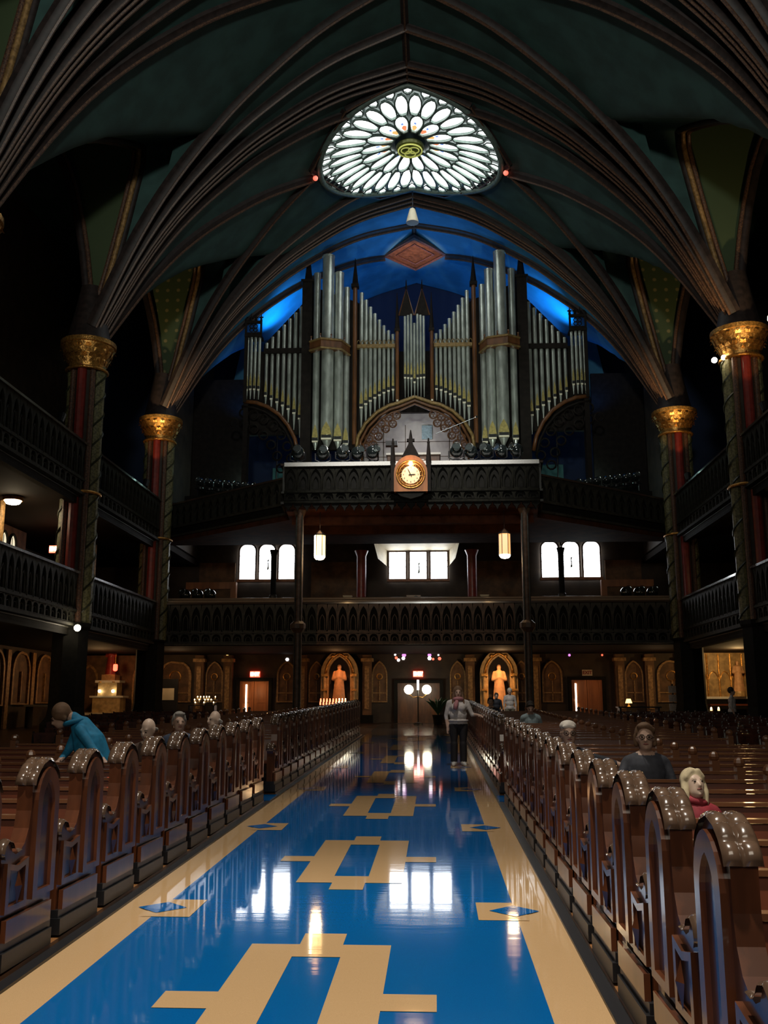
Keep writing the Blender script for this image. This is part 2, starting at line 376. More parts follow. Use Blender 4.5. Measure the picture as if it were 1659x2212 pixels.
for yc in YC[1:4]:
    for sx in (-1, 1):
        x0 = sx*10.15
        for dy in (-0.32, 0, 0.32):       # transverse bundle of three
            rib(rib_path(x0, yc+dy*0.4, 0, yc+dy*1.1), 0.9)
        for s in (-1, 1):
            ybay = yc + s*4.25
            if abs(ybay-33.65) < 0.1:
                rib(rib_path(x0, yc+s*0.3, sx*2.05, ROSE[1]-s*1.75 - s*0.95)); rib(rib_path(x0, yc+s*0.5, sx*3.75, ROSE[1]))
            elif yc == 37.9:
                rib(rib_path(x0, yc+s*0.3, 0, yc+2.3), 0.9); rib(rib_path(x0, yc+s*0.5, sx*1.45, 42.5), 0.9)
            else:
                rib(rib_path(x0, yc+s*0.3, 0, yc+s*2.15)); rib(rib_path(x0, yc+s*0.5, 0, ybay))
P = [Vector((0, y, prof(0))) for y in [12.4+0.5*i for i in range(36)] if y < 30.2]; rib(P, 0.8)
P = [Vector((0, y, prof(0))) for y in [36.95+0.4*i for i in range(11)]]; rib(P, 0.7)
for i in range(1, 4):                       # stilted arches of the arcade, gilt inside edge
    for sx in (-1, 1):
        ya, yb = YC[i-1], YC[i]
        Y = [ya+8.5*u for u in us[1:]] + [yb-0.02]
        P = [Vector((sx*xe(y), y, zv(xe(y), y)-0.02)) for y in Y]
        m = MB(); m.tube(P, 0.13, 6); a = m.build('arch_moulding', 'rib', ceiling, smooth=0)
        Q = [p + Vector((sx*0.10, -0.12, -0.10)) for p in P]
        m = MB(); m.tube(Q, 0.09, 6); m.build('gilt_moulding', 'gold_paint', a, smooth=0)
        Q = [p + Vector((sx*0.28, -0.10, -0.14)) for p in P]
        m = MB(); m.tube(Q, 0.08, 6); m.build('inner_moulding', 'rib_gold', a, smooth=0)
# diaphragm arches of the side aisles, with stencilled green web
def stencil(name, base, dot):
    m = M(name, base, 0.7); nt = m.node_tree; N = nt.nodes; L = nt.links; b = N['Principled BSDF']
    tc = N.new('ShaderNodeTexCoord'); mp = N.new('ShaderNodeMapping'); mp.inputs['Scale'].default_value = (2.2, 2.2, 2.2); L.new(tc.outputs['Object'], mp.inputs[0])
    v = N.new('ShaderNodeTexVoronoi'); v.inputs['Randomness'].default_value = 0.0; v.inputs['Scale'].default_value = 1.0; L.new(mp.outputs[0], v.inputs[0])
    cr = N.new('ShaderNodeValToRGB'); cr.color_ramp.elements[0].position = 0.12; cr.color_ramp.elements[1].position = 0.2
    L.new(v.outputs['Distance'], cr.inputs[0]); mx = N.new('ShaderNodeMix'); mx.data_type = 'RGBA'
    mx.inputs[6].default_value = (*dot, 1); mx.inputs[7].default_value = (*base, 1); L.new(cr.outputs[0], mx.inputs[0]); L.new(mx.outputs[2], b.inputs['Base Color'])
stencil('stencil_green', (0.05, 0.075, 0.03), (0.20, 0.17, 0.07))
CURVE = [(10.5,13.2),(10.58,14.4),(10.68,15.5),(10.85,16.6),(11.05,17.6),(11.35,18.8),(11.7,19.8),(12.2,20.7),(13.0,21.4)]
for yc in YC[1:4]:
    for sx in (-1, 1):
        poly = [(sx*10.2,13.2),(sx*9.6,16.5),(sx*9.1,18.5),(sx*8.8,20.0),(sx*8.7,21.0),(sx*13.0,21.9)] + [(sx*x, z) for x, z in CURVE[::-1]]
        m = MB(); m.prism(poly, 'y', yc+0.28, yc+0.5); wv = m.build('vault_web', 'stencil_green', ceiling)
        P = [Vector((sx*x, yc+0.16, z)) for x, z in CURVE]; m = MB(); m.tube(P, 0.16, 6); m.build('aisle_rib', 'rib', wv, smooth=0)
        P = [Vector((sx*(x-0.16), yc+0.10, z+0.06)) for x, z in CURVE]; m = MB(); m.tube(P, 0.08, 6); m.build('aisle_rib_bead', 'rib_gold', wv, smooth=0)
m = MB(); m.box(-16.5,-10.0,10,47,22.2,22.4); m.box(10.0,16.5,10,47,22.2,22.4); m.build('aisle_ceiling', 'web', ceiling)
# ================================================================== WALLS
for nm, x0, x1 in (('wall_left', -16.3, -16.0), ('wall_right', 16.0, 16.3)):
    tag(MB().box(x0, x1, -9, 47, -0.4, 22.4).build(nm, 'wall_dark'), kind='structure')
wr = MB().box(-16.3, 16.3, 44.3, 44.7, -0.2, 9.6).build('wall_rear', 'wall_dark'); tag(wr, kind='structure')
tag(MB().box(-16.3, 16.3, 46.5, 46.9, 8.4, 25).build('wall_rear_upper', 'navy_wall'), kind='structure')
for sx in (-1, 1): tag(MB().box(*sorted((sx*10.3, sx*10.5)), 38.4, 46.6, 8.5, 21.8).build('wall_light_stop_%s' % ('left' if sx < 0 else 'right'), 'wall_dark'), kind='structure')  # walls added to stop the blue wash leaking into the aisles
m = MB(); m.box(-16.3, 16.3, 44.3, 46.6, 9.5, 9.7); tag(m.build('trim_1', 'soffit_dark'), kind='structure')
# ================================================================== ROSE SKYLIGHT IN THE VAULT
rose = empty('rose_skylight', (0, 33.5, 22.0), 'round petalled stained glass rose skylight glowing white in the vault', 'skylight')
RX, RY, RR = ROSE
def rp(r, a, drop=0.0):   # point on the vault; a measured from the near edge
    x = RX + r*math.sin(a); y = RY - r*math.cos(a); return Vector((x, y, prof(x)-0.10-drop))
def petal(r0, r1, ac, half, n=7):
    L = []
    for i in range(n+1):            # up one side
        t = i/n; r = r0+(r1-r0)*t; wdt = half*math.sin(PI*(0.16+0.80*t))**0.62; L.append((r, ac-wdt))
    for i in range(n, -1, -1):
        t = i/n; r = r0+(r1-r0)*t; wdt = half*math.sin(PI*(0.16+0.80*t))**0.62; L.append((r, ac+wdt))
    return L
def pane(L, mat, drop, shrink=1.0):
    m = MB(); P = [rp(r, a, drop) for r, a in L]; c = sum(P, Vector())/len(P)
    P = [c+(p-c)*shrink for p in P]; n = len(P)
    m.add(P+[c], [(i, (i+1) % n, n) for i in range(n)]); return m.build('pane', mat, rose)
def fbar(L, r, drop, mat='lead'):
    P = [rp(a, b, drop) for a, b in L]; m = MB(); m.tube(P, r, 5, closed=True); f = m.build('tracery', mat, rose, smooth=0); return f
def skirt(L, d0, d1, mat):          # deep splayed reveal round a pane
    A = [rp(r, a, d0) for r, a in L]; c = sum(A, Vector())/len(A); B = [p+(c-p)*0.02 + Vector((0,0,d0-d1)) for p in A]
    n = len(A); m = MB(); m.add(A+B, [(i, (i+1) % n, n+(i+1) % n, n+i) for i in range(n)]); return m.build('reveal', mat, rose)
NI, NO = 16, 32
for i in range(NI):
    a = (i+0.5)*2*PI/NI; L = petal(0.22*RR, 0.55*RR, a, 0.178); pane(L, 'rose_glass', 0.0, 0.98); fbar(L, 0.036, 0.10); skirt(L, 0.10, 0.0, 'lead')
    near = math.cos(a) > -0.2
    if near:
        c = 'rose_red' if i % 2 else 'rose_amber'
        pane([(0.23*RR,a-.06),(0.30*RR,a-.10),(0.33*RR,a),(0.30*RR,a+.10),(0.23*RR,a+.06)], c, 0.02)
        pane([(0.34*RR,a-.05),(0.38*RR,a-.05),(0.38*RR,a+.02),(0.34*RR,a+.02)], 'rose_blue', 0.02)
    else:
        pane([(0.23*RR,a-.05),(0.28*RR,a-.08),(0.30*RR,a),(0.28*RR,a+.08),(0.23*RR,a+.05)], 'rose_blue', 0.02)
for i in range(NO):
    a = (i+0.5)*2*PI/NO; L = petal(0.535*RR, 0.895*RR, a, 0.092); pane(L, 'rose_glass', 0.0, 0.98); fbar(L, 0.032, 0.10); skirt(L, 0.10, 0.0, 'lead')
    a2 = i*2*PI/NO; L2 = [(0.86*RR,a2),(0.91*RR,a2-.045),(0.965*RR,a2-.05),(0.975*RR,a2),(0.965*RR,a2+.05),(0.91*RR,a2+.045)]
    pane(L2, 'rose_glass', 0.0, 0.95); fbar(L2, 0.03, 0.06)
# solid tracery plate behind the bars, lead coloured, carried by the vault
m = MB(); n = 64; vs = [rp(0.17*RR, 2*PI*i/n, -0.06) for i in range(n)]; rings = [0.17,0.35,0.55,0.75,0.9,1.0]; vs = []
for rr in rings: vs += [rp(rr*RR, 2*PI*i/n, -0.05) for i in range(n)]
m.add(vs, [(j*n+i, j*n+(i+1) % n, (j+1)*n+(i+1) % n, (j+1)*n+i) for j in range(len(rings)-1) for i in range(n)]); m.build('tracery_plate', 'lead_dark', rose)
m = MB(); m.tube([rp(1.0*RR, 2*PI*i/n, 0.05) for i in range(n)], 0.11, 6, closed=True); m.build('outer_ring', 'lead', rose, smooth=0)
m = MB(); m.lathe([(0.02,-0.10),(0.40,-0.09),(0.52,-0.03),(0.54,0.08),(0.5,0.14)], (RX, RY, 22.5), 24); md = m.build('medallion', 'medallion', rose, smooth=40)
for a in range(3):
    t = a*2*PI/3+PI/2; m = MB(); c = (RX+0.16*math.cos(t), RY+0.16*math.sin(t), 22.39)
    m.tube([(c[0]+0.20*math.cos(q*PI/8), c[1]+0.20*math.sin(q*PI/8), c[2]-0.02) for q in range(16)], 0.025, 5, closed=True); m.build('monogram_loop', 'medallion_line', md)
m = MB(); m.tube([(RX+0.45*math.cos(q*PI/12), RY+0.45*math.sin(q*PI/12), 22.40) for q in range(24)], 0.03, 5, closed=True); m.build('medallion_ring', 'medallion_line', md)
# octagonal moulded frame round the rose
FR = [(0,-3.75),(2.2,-3.0),(3.72,-0.5),(2.55,2.3),(1.35,3.45),(0,3.6)]
FR = FR + [(-x, y) for x, y in FR[-2:0:-1]]
for i in range(len(FR)):
    (xa, ya), (xb, yb) = FR[i], FR[(i+1) % len(FR)]
    P = [Vector((xa+(xb-xa)*t/6, RY+ya+(yb-ya)*t/6, prof(xa+(xb-xa)*t/6))) for t in range(7)]; rib(P, 0.8)
for sx in (-1, 1):
    m = MB(); m.ball((sx*3.58, RY-0.15, prof(3.58)-0.25), 0.10, 8, 6); m.build('red_lamp', 'red_glass', rose)
# carved wooden boss of the organ bay
boss = empty('vault_boss', (0, 42.3, 22.9), 'brown diamond-shaped carved boss in the blue vault above the organ', 'boss')
m = MB(); D = [(-1.4,42.4),(0,40.7),(1.4,42.4),(0,43.9)]; m.prism(D, 'z', 22.55, 22.7); m.build('carved_panel', 'carved_brown', boss)
for k, sc in ((0, 1.0), (1, 0.62)):
    P = [(x*sc, 42.35+(y-42.35)*sc, 22.52) for x, y in D]; m = MB(); m.tube(P, 0.09 if k == 0 else 0.05, 5, closed=True); m.build('boss_moulding', 'rib_gold', boss)
# ================================================================== COLUMNS
leafm = MB(); leafm.add([(-.07,0,-.16),(.07,0,-.16),(.10,.05,0),(-.10,.05,0),(.07,.13,.10),(-.07,.13,.10),(0,.19,.04),(0,.06,-.05)],
                        [(0,1,7),(1,2,7),(2,3,7),(3,0,7),(2,4,5,3),(4,6,5)])
LEAF = leafm.mesh('leaf', 'gold')
def column(x, yc, nm_label):
    sx = 1 if x > 0 else -1
    z0 = FZ(yc); t = empty('clustered_column', (x, yc, z0), nm_label, 'column')
    m = MB(); m.lathe([(0.78,0),(0.78,0.5),(0.68,0.62),(0.60,0.75),(0.56,1.0),(0.56,3.3),(0.62,3.4),(0.62,4.2-z0)], (x,yc,z0), 8); m.build('pier_base', 'carved_dark', t)  # near-black tone stands in for the shadow below the gallery
    m = MB(); m.cyl((x,yc,4.1), (x,yc,12.5), 0.40, n=12); m.build('core', 'shaft_core', t, smooth=30)
    for k in range(8):
        a = PI*k/4; dx, dy = math.cos(a), math.sin(a)
        if k % 4 == 0: r, mat, R = 0.19, 'shaft_green', 0.42
        elif k % 2 == 0: r, mat, R = 0.15, 'shaft_red', 0.42
        else: r, mat, R = 0.09, 'rib_gold', 0.44
        px, py = x+R*dx, yc+R*dy; m = MB(); m.cyl((px,py,4.2), (px,py,12.45), r, n=10); sh = m.build('shaft', mat, t, smooth=30)
        if k % 4 == 0:
            for h in range(2):
                P = [(px+(r+0.012)*math.cos(h*PI+i*0.55), py+(r+0.012)*math.sin(h*PI+i*0.55), 4.25+i*0.115) for i in range(71)]
                m = MB(); m.tube(P, 0.035, 4); m.build('spiral_band', 'leaf_dark', sh)
    for zz in (8.25, 12.30): 
        m = MB(); m.tube([(x+0.64*math.cos(q*PI/10), yc+0.64*math.sin(q*PI/10), zz) for q in range(20)], 0.05, 6, closed=True); m.build('ring', 'gold', t, smooth=0)
    m = MB(); m.lathe([(0.55,12.3),(0.58,12.5),(0.66,12.75),(0.80,13.02),(0.82,13.10),(0.88,13.12),(0.88,13.26),(0.7,13.32)], (x,yc,0), 24); cp = m.build('capital', 'gold', t, smooth=40)
    m = MB(); m.lathe([(0.72,13.3),(0.66,13.5),(0.5,14.3),(0.35,15.2)], (x,yc,0), 16); m.build('springer', 'rib', t, smooth=40)
    for tier, (n, R, z, s) in enumerate(((18, 0.60, 12.66, 1.0), (18, 0.73, 12.94, 0.95))):
        for i in range(n):
            a = 2*PI*(i+0.5*tier)/n; o = bpy.data.objects.new('leaf', LEAF); COL.objects.link(o); o.parent = cp
            o.location = (R*math.cos(a), R*math.sin(a), z-z0); o.rotation_euler = (0,0,a-PI/2); o.scale = (s,s,s)
    return t
for x in (-XW, XW):
    for i, yc in enumerate(YC[1:4]):
        side = 'left' if x < 0 else 'right'
        column(x, yc, ['tall clustered column with gilt capital nearest the camera on the %s side', 'clustered column with gilt capital, middle one of the %s arcade', 'clustered column with gilt capital beside the organ gallery on the %s'][i] % side)
# ================================================================== GALLERIES
def panel_mesh(W, H, mat, name='arch_panel', th=0.07):
    inn = arch_outline(W*0.78, 0.05, H*0.52, H*0.40, 5); cz = H*0.5; out = []
    for x, z in inn:
        dx, dz = x, z-cz; s = min((W/2)/abs(dx) if abs(dx) > 1e-6 else 1e9, (H/2)/abs(dz) if abs(dz) > 1e-6 else 1e9); out.append((dx*s, cz+dz*s))
    m = MB(); m.ring(out, inn, 'y', -th, 0)
    inn2 = arch_outline(W*0.40, 0.06, H*0.36, H*0.24, 3); m2 = [(x*1.35, z*1.06 if z > 0.1 else z) for x, z in inn2]
    m.ring(m2, inn2, 'y', -th*0.6, 0); return m.mesh(name, mat)
PANELS = {}
def parapet(t, p0, p1, z0, z1, n_panels, mat='carved', low=True, cap_mat='rail_dark', cap=0.07, front=None):
    p0 = Vector((*p0, 0)); p1 = Vector((*p1, 0)); d = (p1-p0); Ln = d.length; d.normalize(); nrm = Vector((d.y, -d.x, 0))  # face side
    mid = (p0+p1)/2; ang = math.atan2(d.y, d.x); off = WLOC[t.name]
    zb = z0 + (z1-z0)*0.30
    m = MB(); c = mid - nrm*0.08; m.obox(c, d, Ln/2, 0.06, z0, z1-0.05); m.build('back_board', 'carved_dark', t)
    m = MB(); c = mid - nrm*0.02; m.obox(c, d, Ln/2, 0.17, z1-cap, z1); m.build('top_rail', cap_mat, t)
    m = MB(); c = mid + nrm*0.03; m.obox(c, d, Ln/2, 0.08, zb-0.07, zb); m.build('moulding', mat, t)
    m = MB(); c = mid + nrm*0.02; m.obox(c, d, Ln/2, 0.10, z0-0.02, z0+0.06); m.build('moulding', mat, t)
    W = Ln/n_panels
    rows = [(zb, z1-cap-zb)] + ([(z0+0.06, zb-0.07-z0-0.06)] if low else [])
    for zz, H in rows:
        key = (round(W,3), round(H,3), mat)
        if key not in PANELS: PANELS[key] = panel_mesh(W, H, mat)
        for i in range(n_panels):
            o = bpy.data.objects.new('arch_panel', PANELS[key]); COL.objects.link(o); o.parent = t
            q = p0 + d*(W*(i+0.5)) + nrm*0.0; o.location = (q.x-off.x, q.y-off.y, zz-off.z); o.rotation_euler = (0,0,ang)
ZL0, ZL1, ZU0, ZU1 = 4.10, 5.75, 8.15, 9.80
for sx in (-1, 1):
    sd = 'left' if sx < 0 else 'right'
    for lv, (z0, z1) in (('lower', (ZL0, ZL1)), ('upper', (ZU0, ZU1))):
        t = empty('side_gallery', (sx*10.2, 28, z0), 'carved dark %s gallery front along the %s side of the nave' % (lv, sd), 'gallery')
        a, b = ((-10.2, 37.3), (-10.2, 16.0)) if sx < 0 else ((10.2, 16.0), (10.2, 37.3))
        if sx < 0: a, b = (-10.2, 16.0), (-10.2, 37.3)
        # the face must look to the nave
        p0, p1 = (a, b) if sx < 0 else (b, a)
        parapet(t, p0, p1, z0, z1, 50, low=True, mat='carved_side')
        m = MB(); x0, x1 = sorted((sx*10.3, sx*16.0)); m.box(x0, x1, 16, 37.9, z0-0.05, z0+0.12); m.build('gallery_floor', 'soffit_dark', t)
        m = MB(); m.obox((sx*10.38, 26.6), (0,1), 10.6, 0.10, z0-0.28, z0); m.build('fascia', 'carved_dark', t)
        for dz, off in ((-0.04, 0.02), (-0.16, 0.06)): m = MB(); m.obox((sx*(10.25+off), 26.6), (0,1), 10.6, 0.03, z0+dz-0.03, z0+dz); m.build('fascia_moulding', 'carved', t)
# rear gallery below the organ
t = empty('rear_gallery', (0, 38, ZL0), 'carved lower gallery front across the back of the nave', 'gallery')
for p0, p1, n, mt in (((-10.1,38.0),(-3.85,38.0),15,'carved'), ((-3.85,38.0),(3.85,38.0),19,'carved_brown'), ((3.85,38.0),(10.1,38.0),15,'carved')):  # lighter brown middle section carries the lamp light in its colour
    parapet(t, p0, p1, ZL0, ZL1-0.02, n, mat=mt)
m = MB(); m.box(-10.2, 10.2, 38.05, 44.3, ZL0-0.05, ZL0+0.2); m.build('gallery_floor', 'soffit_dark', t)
for zz, yy, r in ((ZL1+0.04, 38.05, 0.06), (ZL1+0.16, 38.25, 0.045)): m = MB(); m.cyl((-10.0,yy,zz), (10.0,yy,zz), r, n=24); m.build('hand_rail', 'rail_gloss', t, smooth=40)
for sx in (-1,1):
    m = MB(); x0, x1 = sorted((sx*10.2, sx*16)); m.box(x0, x1, 37.9, 44.3, ZL0-0.05, ZL0+0.2); m.box(x0,x1,37.9,46.4,ZU0-0.05,ZU0+0.2); m.build('gallery_floor', 'soffit_dark', t)
# organ gallery: projecting middle bay and slanting wings
og = empty('organ_gallery', (0, 34, 8.4), 'projecting organ gallery with carved front and white top ledge', 'gallery')
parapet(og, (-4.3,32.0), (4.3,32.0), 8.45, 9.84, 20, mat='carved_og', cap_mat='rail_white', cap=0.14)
for sx in (-1, 1):
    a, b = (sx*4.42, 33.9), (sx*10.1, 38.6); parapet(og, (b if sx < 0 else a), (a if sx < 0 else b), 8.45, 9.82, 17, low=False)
    a, b = (sx*4.3, 32.0), (sx*4.42, 33.9); parapet(og, (b if sx < 0 else a), (a if sx < 0 else b), 8.45, 9.84, 4, low=False)
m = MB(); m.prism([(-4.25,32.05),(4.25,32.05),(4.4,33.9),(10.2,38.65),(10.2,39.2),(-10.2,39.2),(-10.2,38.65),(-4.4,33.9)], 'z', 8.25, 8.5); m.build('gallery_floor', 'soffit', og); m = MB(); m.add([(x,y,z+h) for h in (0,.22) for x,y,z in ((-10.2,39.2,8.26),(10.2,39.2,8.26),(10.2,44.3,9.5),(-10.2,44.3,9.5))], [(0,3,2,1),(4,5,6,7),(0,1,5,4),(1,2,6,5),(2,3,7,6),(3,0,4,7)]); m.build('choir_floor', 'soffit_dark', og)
for i in range(27):      # scalloped fringe hanging below the middle bay
    x = -4.16 + i*0.32; m = MB(); m.prism([(x-.14,8.45),(x+.14,8.45),(x+.13,8.36),(x+.05,8.28),(x,8.16),(x-.05,8.28),(x-.13,8.36)], 'y', 31.95, 32.05); m.build('pendant', 'carved_dark', og)
m = MB(); m.box(-4.2, 4.2, 33.2, 33.5, 7.95, 8.25); m.box(-4.2, 4.2, 35.2, 35.5, 7.95, 8.25); m.build('soffit_beam', 'soffit', og)
for sx in (-1, 1):      # slender posts that carry the projecting bay
    p = empty('gallery_post', (sx*3.8, 32.3, FZ(32.3)), 'slender carved post under the %s corner of the organ gallery' % ('left' if sx < 0 else 'right'), 'post')
    m = MB(); m.lathe([(0.24,FZ(32.3)),(0.24,FZ(32.3)+.4),(0.14,FZ(32.3)+.55),(0.13,4.1),(0.13,8.0),(0.24,8.3)], (sx*3.8,32.3,0), 10); m.build('shaft', 'carved_brown', p, smooth=40)
    for k in range(4):
        a = PI/4+k*PI/2; m = MB(); m.cyl((sx*3.8+.13*math.cos(a), 32.3+.13*math.sin(a), FZ(32.3)+.5), (sx*3.8+.13*math.cos(a), 32.3+.13*math.sin(a), 8.1), 0.035, n=6); m.build('colonnette', 'carved', p)
    m = MB(); m.lathe([(0.15,4.1),(0.26,4.25),(0.26,4.4),(0.15,4.5)], (sx*3.8,32.3,0), 10); m.build('collar', 'carved_brown', p)
    q = empty('gallery_pillar', (sx*6.05, 40.6, ZL0), 'dark pillar on the rear gallery before the %s window' % ('left' if sx < 0 else 'right'), 'pillar')
    m = MB(); m.lathe([(0.17,ZL0+.2),(0.12,ZL0+.5),(0.12,8.0),(0.18,8.25)], (sx*6.05,40.6,0), 10); m.build('shaft', 'carved_dark', q, smooth=40)
    m = MB(); m.lathe([(0.13,6.15),(0.17,6.2),(0.17,6.3),(0.13,6.35)], (sx*6.05,40.6,0), 10); m.build('ring', 'carved', q)
    q = empty('gallery_pillar', (sx*2.35, 41.0, ZL0), 'reddish pillar beside the middle gallery window on the %s' % ('left' if sx < 0 else 'right'), 'pillar')
    m = MB(); m.lathe([(0.3,ZL0+.2),(0.2,ZL0+.5),(0.2,8.0),(0.3,8.25)], (sx*2.35,41.0,0), 12); m.build('shaft', 'shaft_red', q, smooth=40)
    m = MB(); m.lathe([(0.2,5.95),(0.26,6.0),(0.26,6.12),(0.2,6.2)], (sx*2.35,41.0,0), 10); m.build('ring', 'carved_brown', q)
# ---- gallery windows
def lancet_window(n, xc, label, lights, wl, gap, z0, z1, pointed, ypos=44.22):
    t = empty('window_%d' % n, (xc, ypos, z0), kind='structure')
    tot = lights*wl+(lights-1)*gap
    for i in range(lights):
        x = xc - tot/2 + wl/2 + i*(wl+gap)
        ol = arch_outline(wl, z0, z1-wl*0.42, wl*0.42, 6) if pointed else [(-wl/2,z0),(-wl/2,z1),(wl/2,z1),(wl/2,z0)]
        m = MB(); m.prism([(x+u, v) for u, v in ol], 'y', ypos-0.02, ypos); pn = m.build('pane', 'day_glass', t)
        inner = [(x+u, v) for u, v in ol]; cx, cz = x, (z0+z1)/2
        outer = [(x+u*1.16, cz+(v-cz)*1.08) for u, v in ol]; m = MB(); m.ring(outer, inner, 'y', ypos-0.14, ypos-0.0); m.build('window_frame', 'carved_brown', t)
        m = MB()
        for k in (1, 2, 3): zz = z0+(z1-z0)*k/4.4; m.box(x-wl/2, x+wl/2, ypos-0.035, ypos-0.02, zz-0.012, zz+0.012)
        m.build('lead_bar', 'lead_dark', t)
        if i == 1:
            m = MB(); zc = z0+(z1-z0)*0.45; m.prism([(x-.03,zc-.3),(x+.08,zc-.25),(x+.05,zc+.1),(x+.1,zc+.22),(x,zc+.18),(x+.02,zc-.1)], 'y', ypos-0.03, ypos-0.021); m.build('painted_figure', 'lead', t)
    m = MB(); m.box(xc-tot/2-.1, xc+tot/2+.1, ypos-0.3, ypos, z0-0.14, z0-0.02); m.build('window_sill', 'door_wood', t)
    return t
lancet_window(1, -6.95, '', 3, 0.72, 0.19, 7.47, 9.08, True)
lancet_window(2, 0.02, '', 3, 0.75, 0.20, 7.44, 8.68, False)
lancet_window(3, 6.95, '', 3, 0.74, 0.20, 7.47, 9.10, True)
m = MB(); m.add([(-1.95,42.6,8.98),(1.9,42.6,8.98),(1.4,44.2,8.72),(-1.36,44.2,8.72)], [(0,1,2,3)]); m.add([(-1.95,42.6,8.98),(-1.36,44.2,8.72),(-1.36,44.2,8.0),(-1.75,42.9,8.2)], [(0,1,2,3)]); m.add([(1.9,42.6,8.98),(1.4,44.2,8.72),(1.4,44.2,8.0),(1.7,42.9,8.2)], [(0,1,2,3)])
tag(m.build('trim_2', 'cream'), kind='structure')
for k, (x0, x1, z1, mt) in enumerate(((-4.9,-2.7,7.9,'wall_warm'),(2.7,4.9,7.9,'wall_warm'),(-10.1,-8.45,8.0,'wall_warm'),(8.5,10.1,8.0,'wall_warm'))):
    tag(MB().box(x0, x1, 44.15, 44.3, 4.4, 8.25).build('trim_%d' % (3+k), mt), kind='structure')
# stepped benches on the rear gallery
bn = 0
for j in range(4):
    for xa, xb, side in ((-5.4,-2.7,'left'), (-2.0,2.0,'middle'), (2.7,5.4,'right'), (-7.9,-6.3,'far left'), (6.3,7.9,'far right')):
        y = 39.6+j*0.95; zb = ZL0+0.2+j*0.28
        t = empty('gallery_bench', ((xa+xb)/2, y, zb), 'long reddish bench on the rear gallery, %s block, %s row from the front' % (side, ordw(j+1)), 'bench', 'gallery benches')
        MB().box(xa, xb, y, y+0.42, zb+0.38, zb+0.43).build('seat', 'pew_back', t)
        MB().box(xa, xb, y+0.42, y+0.47, zb, zb+0.95).build('backrest', 'pew_back', t)
        MB().box(xa-.02, xb+.02, y+0.40, y+0.50, zb+0.95, zb+1.0).build('top_rail', 'pew_rail', t)
        MB().box(xa, xb, y+0.02, y+0.06, zb, zb+0.38).build('front_board', 'soffit', t)
for sx in (-1, 1):
    t = empty('wood_screen', (sx*9.2, 41.8, ZL0), 'low orange-brown wooden screen at the %s end of the rear gallery' % ('left' if sx < 0 else 'right'), 'screen')
    x0, x1 = sorted((sx*8.0, sx*10.1)); MB().box(x0, x1, 41.9, 42.0, ZL0+0.2, 6.75).build('board', 'wall_warm', t); MB().box(x0, x1, 41.8, 42.05, 6.75, 7.05).build('top_rail', 'door_wood', t)
    MB().box(sx*8.0-0.12, sx*8.0+0.12, 41.75, 42.05, ZL0+0.2, 7.05).build('post', 'door_wood', t)
# ================================================================== ORGAN
org = empty('pipe_organ', (0, 40, 8.5), 'great pipe organ with silver pipes, gilt mouths and dark carved case', 'organ')
def pipe(x, y, zt, zm, zf, r, foot=True):
    """zt top, zm mouth height, zf toe of the foot"""
    n = 12; m = MB(); m.cyl((x,y,zm), (x,y,zt), r, n=n); m.cyl((x,y,zt-0.06), (x,y,zt), r*1.06, n=n)
    p = m.build('pipe', 'pipe', org, smooth=40)
    m = MB(); m.cyl((x,y,zf), (x,y,zm-0.02), r*0.22, r, n=n); m.build('pipe_foot', 'pipe', p, smooth=40)
    m = MB(); m.box(x-r*0.7, x+r*0.7, y-r*1.02, y-r*0.6, zm-0.10, zm+0.04); m.build('mouth_slot', 'pipe_slot', p)
    m = MB(); m.prism([(x-r*0.85,zm+0.05),(x+r*0.85,zm+0.05),(x+r*0.6,zm+0.35),(x,zm+0.62),(x-r*0.6,zm+0.35)], 'y', y-r*1.05, y-r*0.55); m.build('gilt_mouth', 'pipe_gilt', p)
    m = MB(); m.box(x-r*0.8, x+r*0.8, y-r*1.10, y-r*0.6, zm-0.16, zm-0.09); m.build('lower_lip', 'pipe_lip', p)
    return p
YO = 39.8
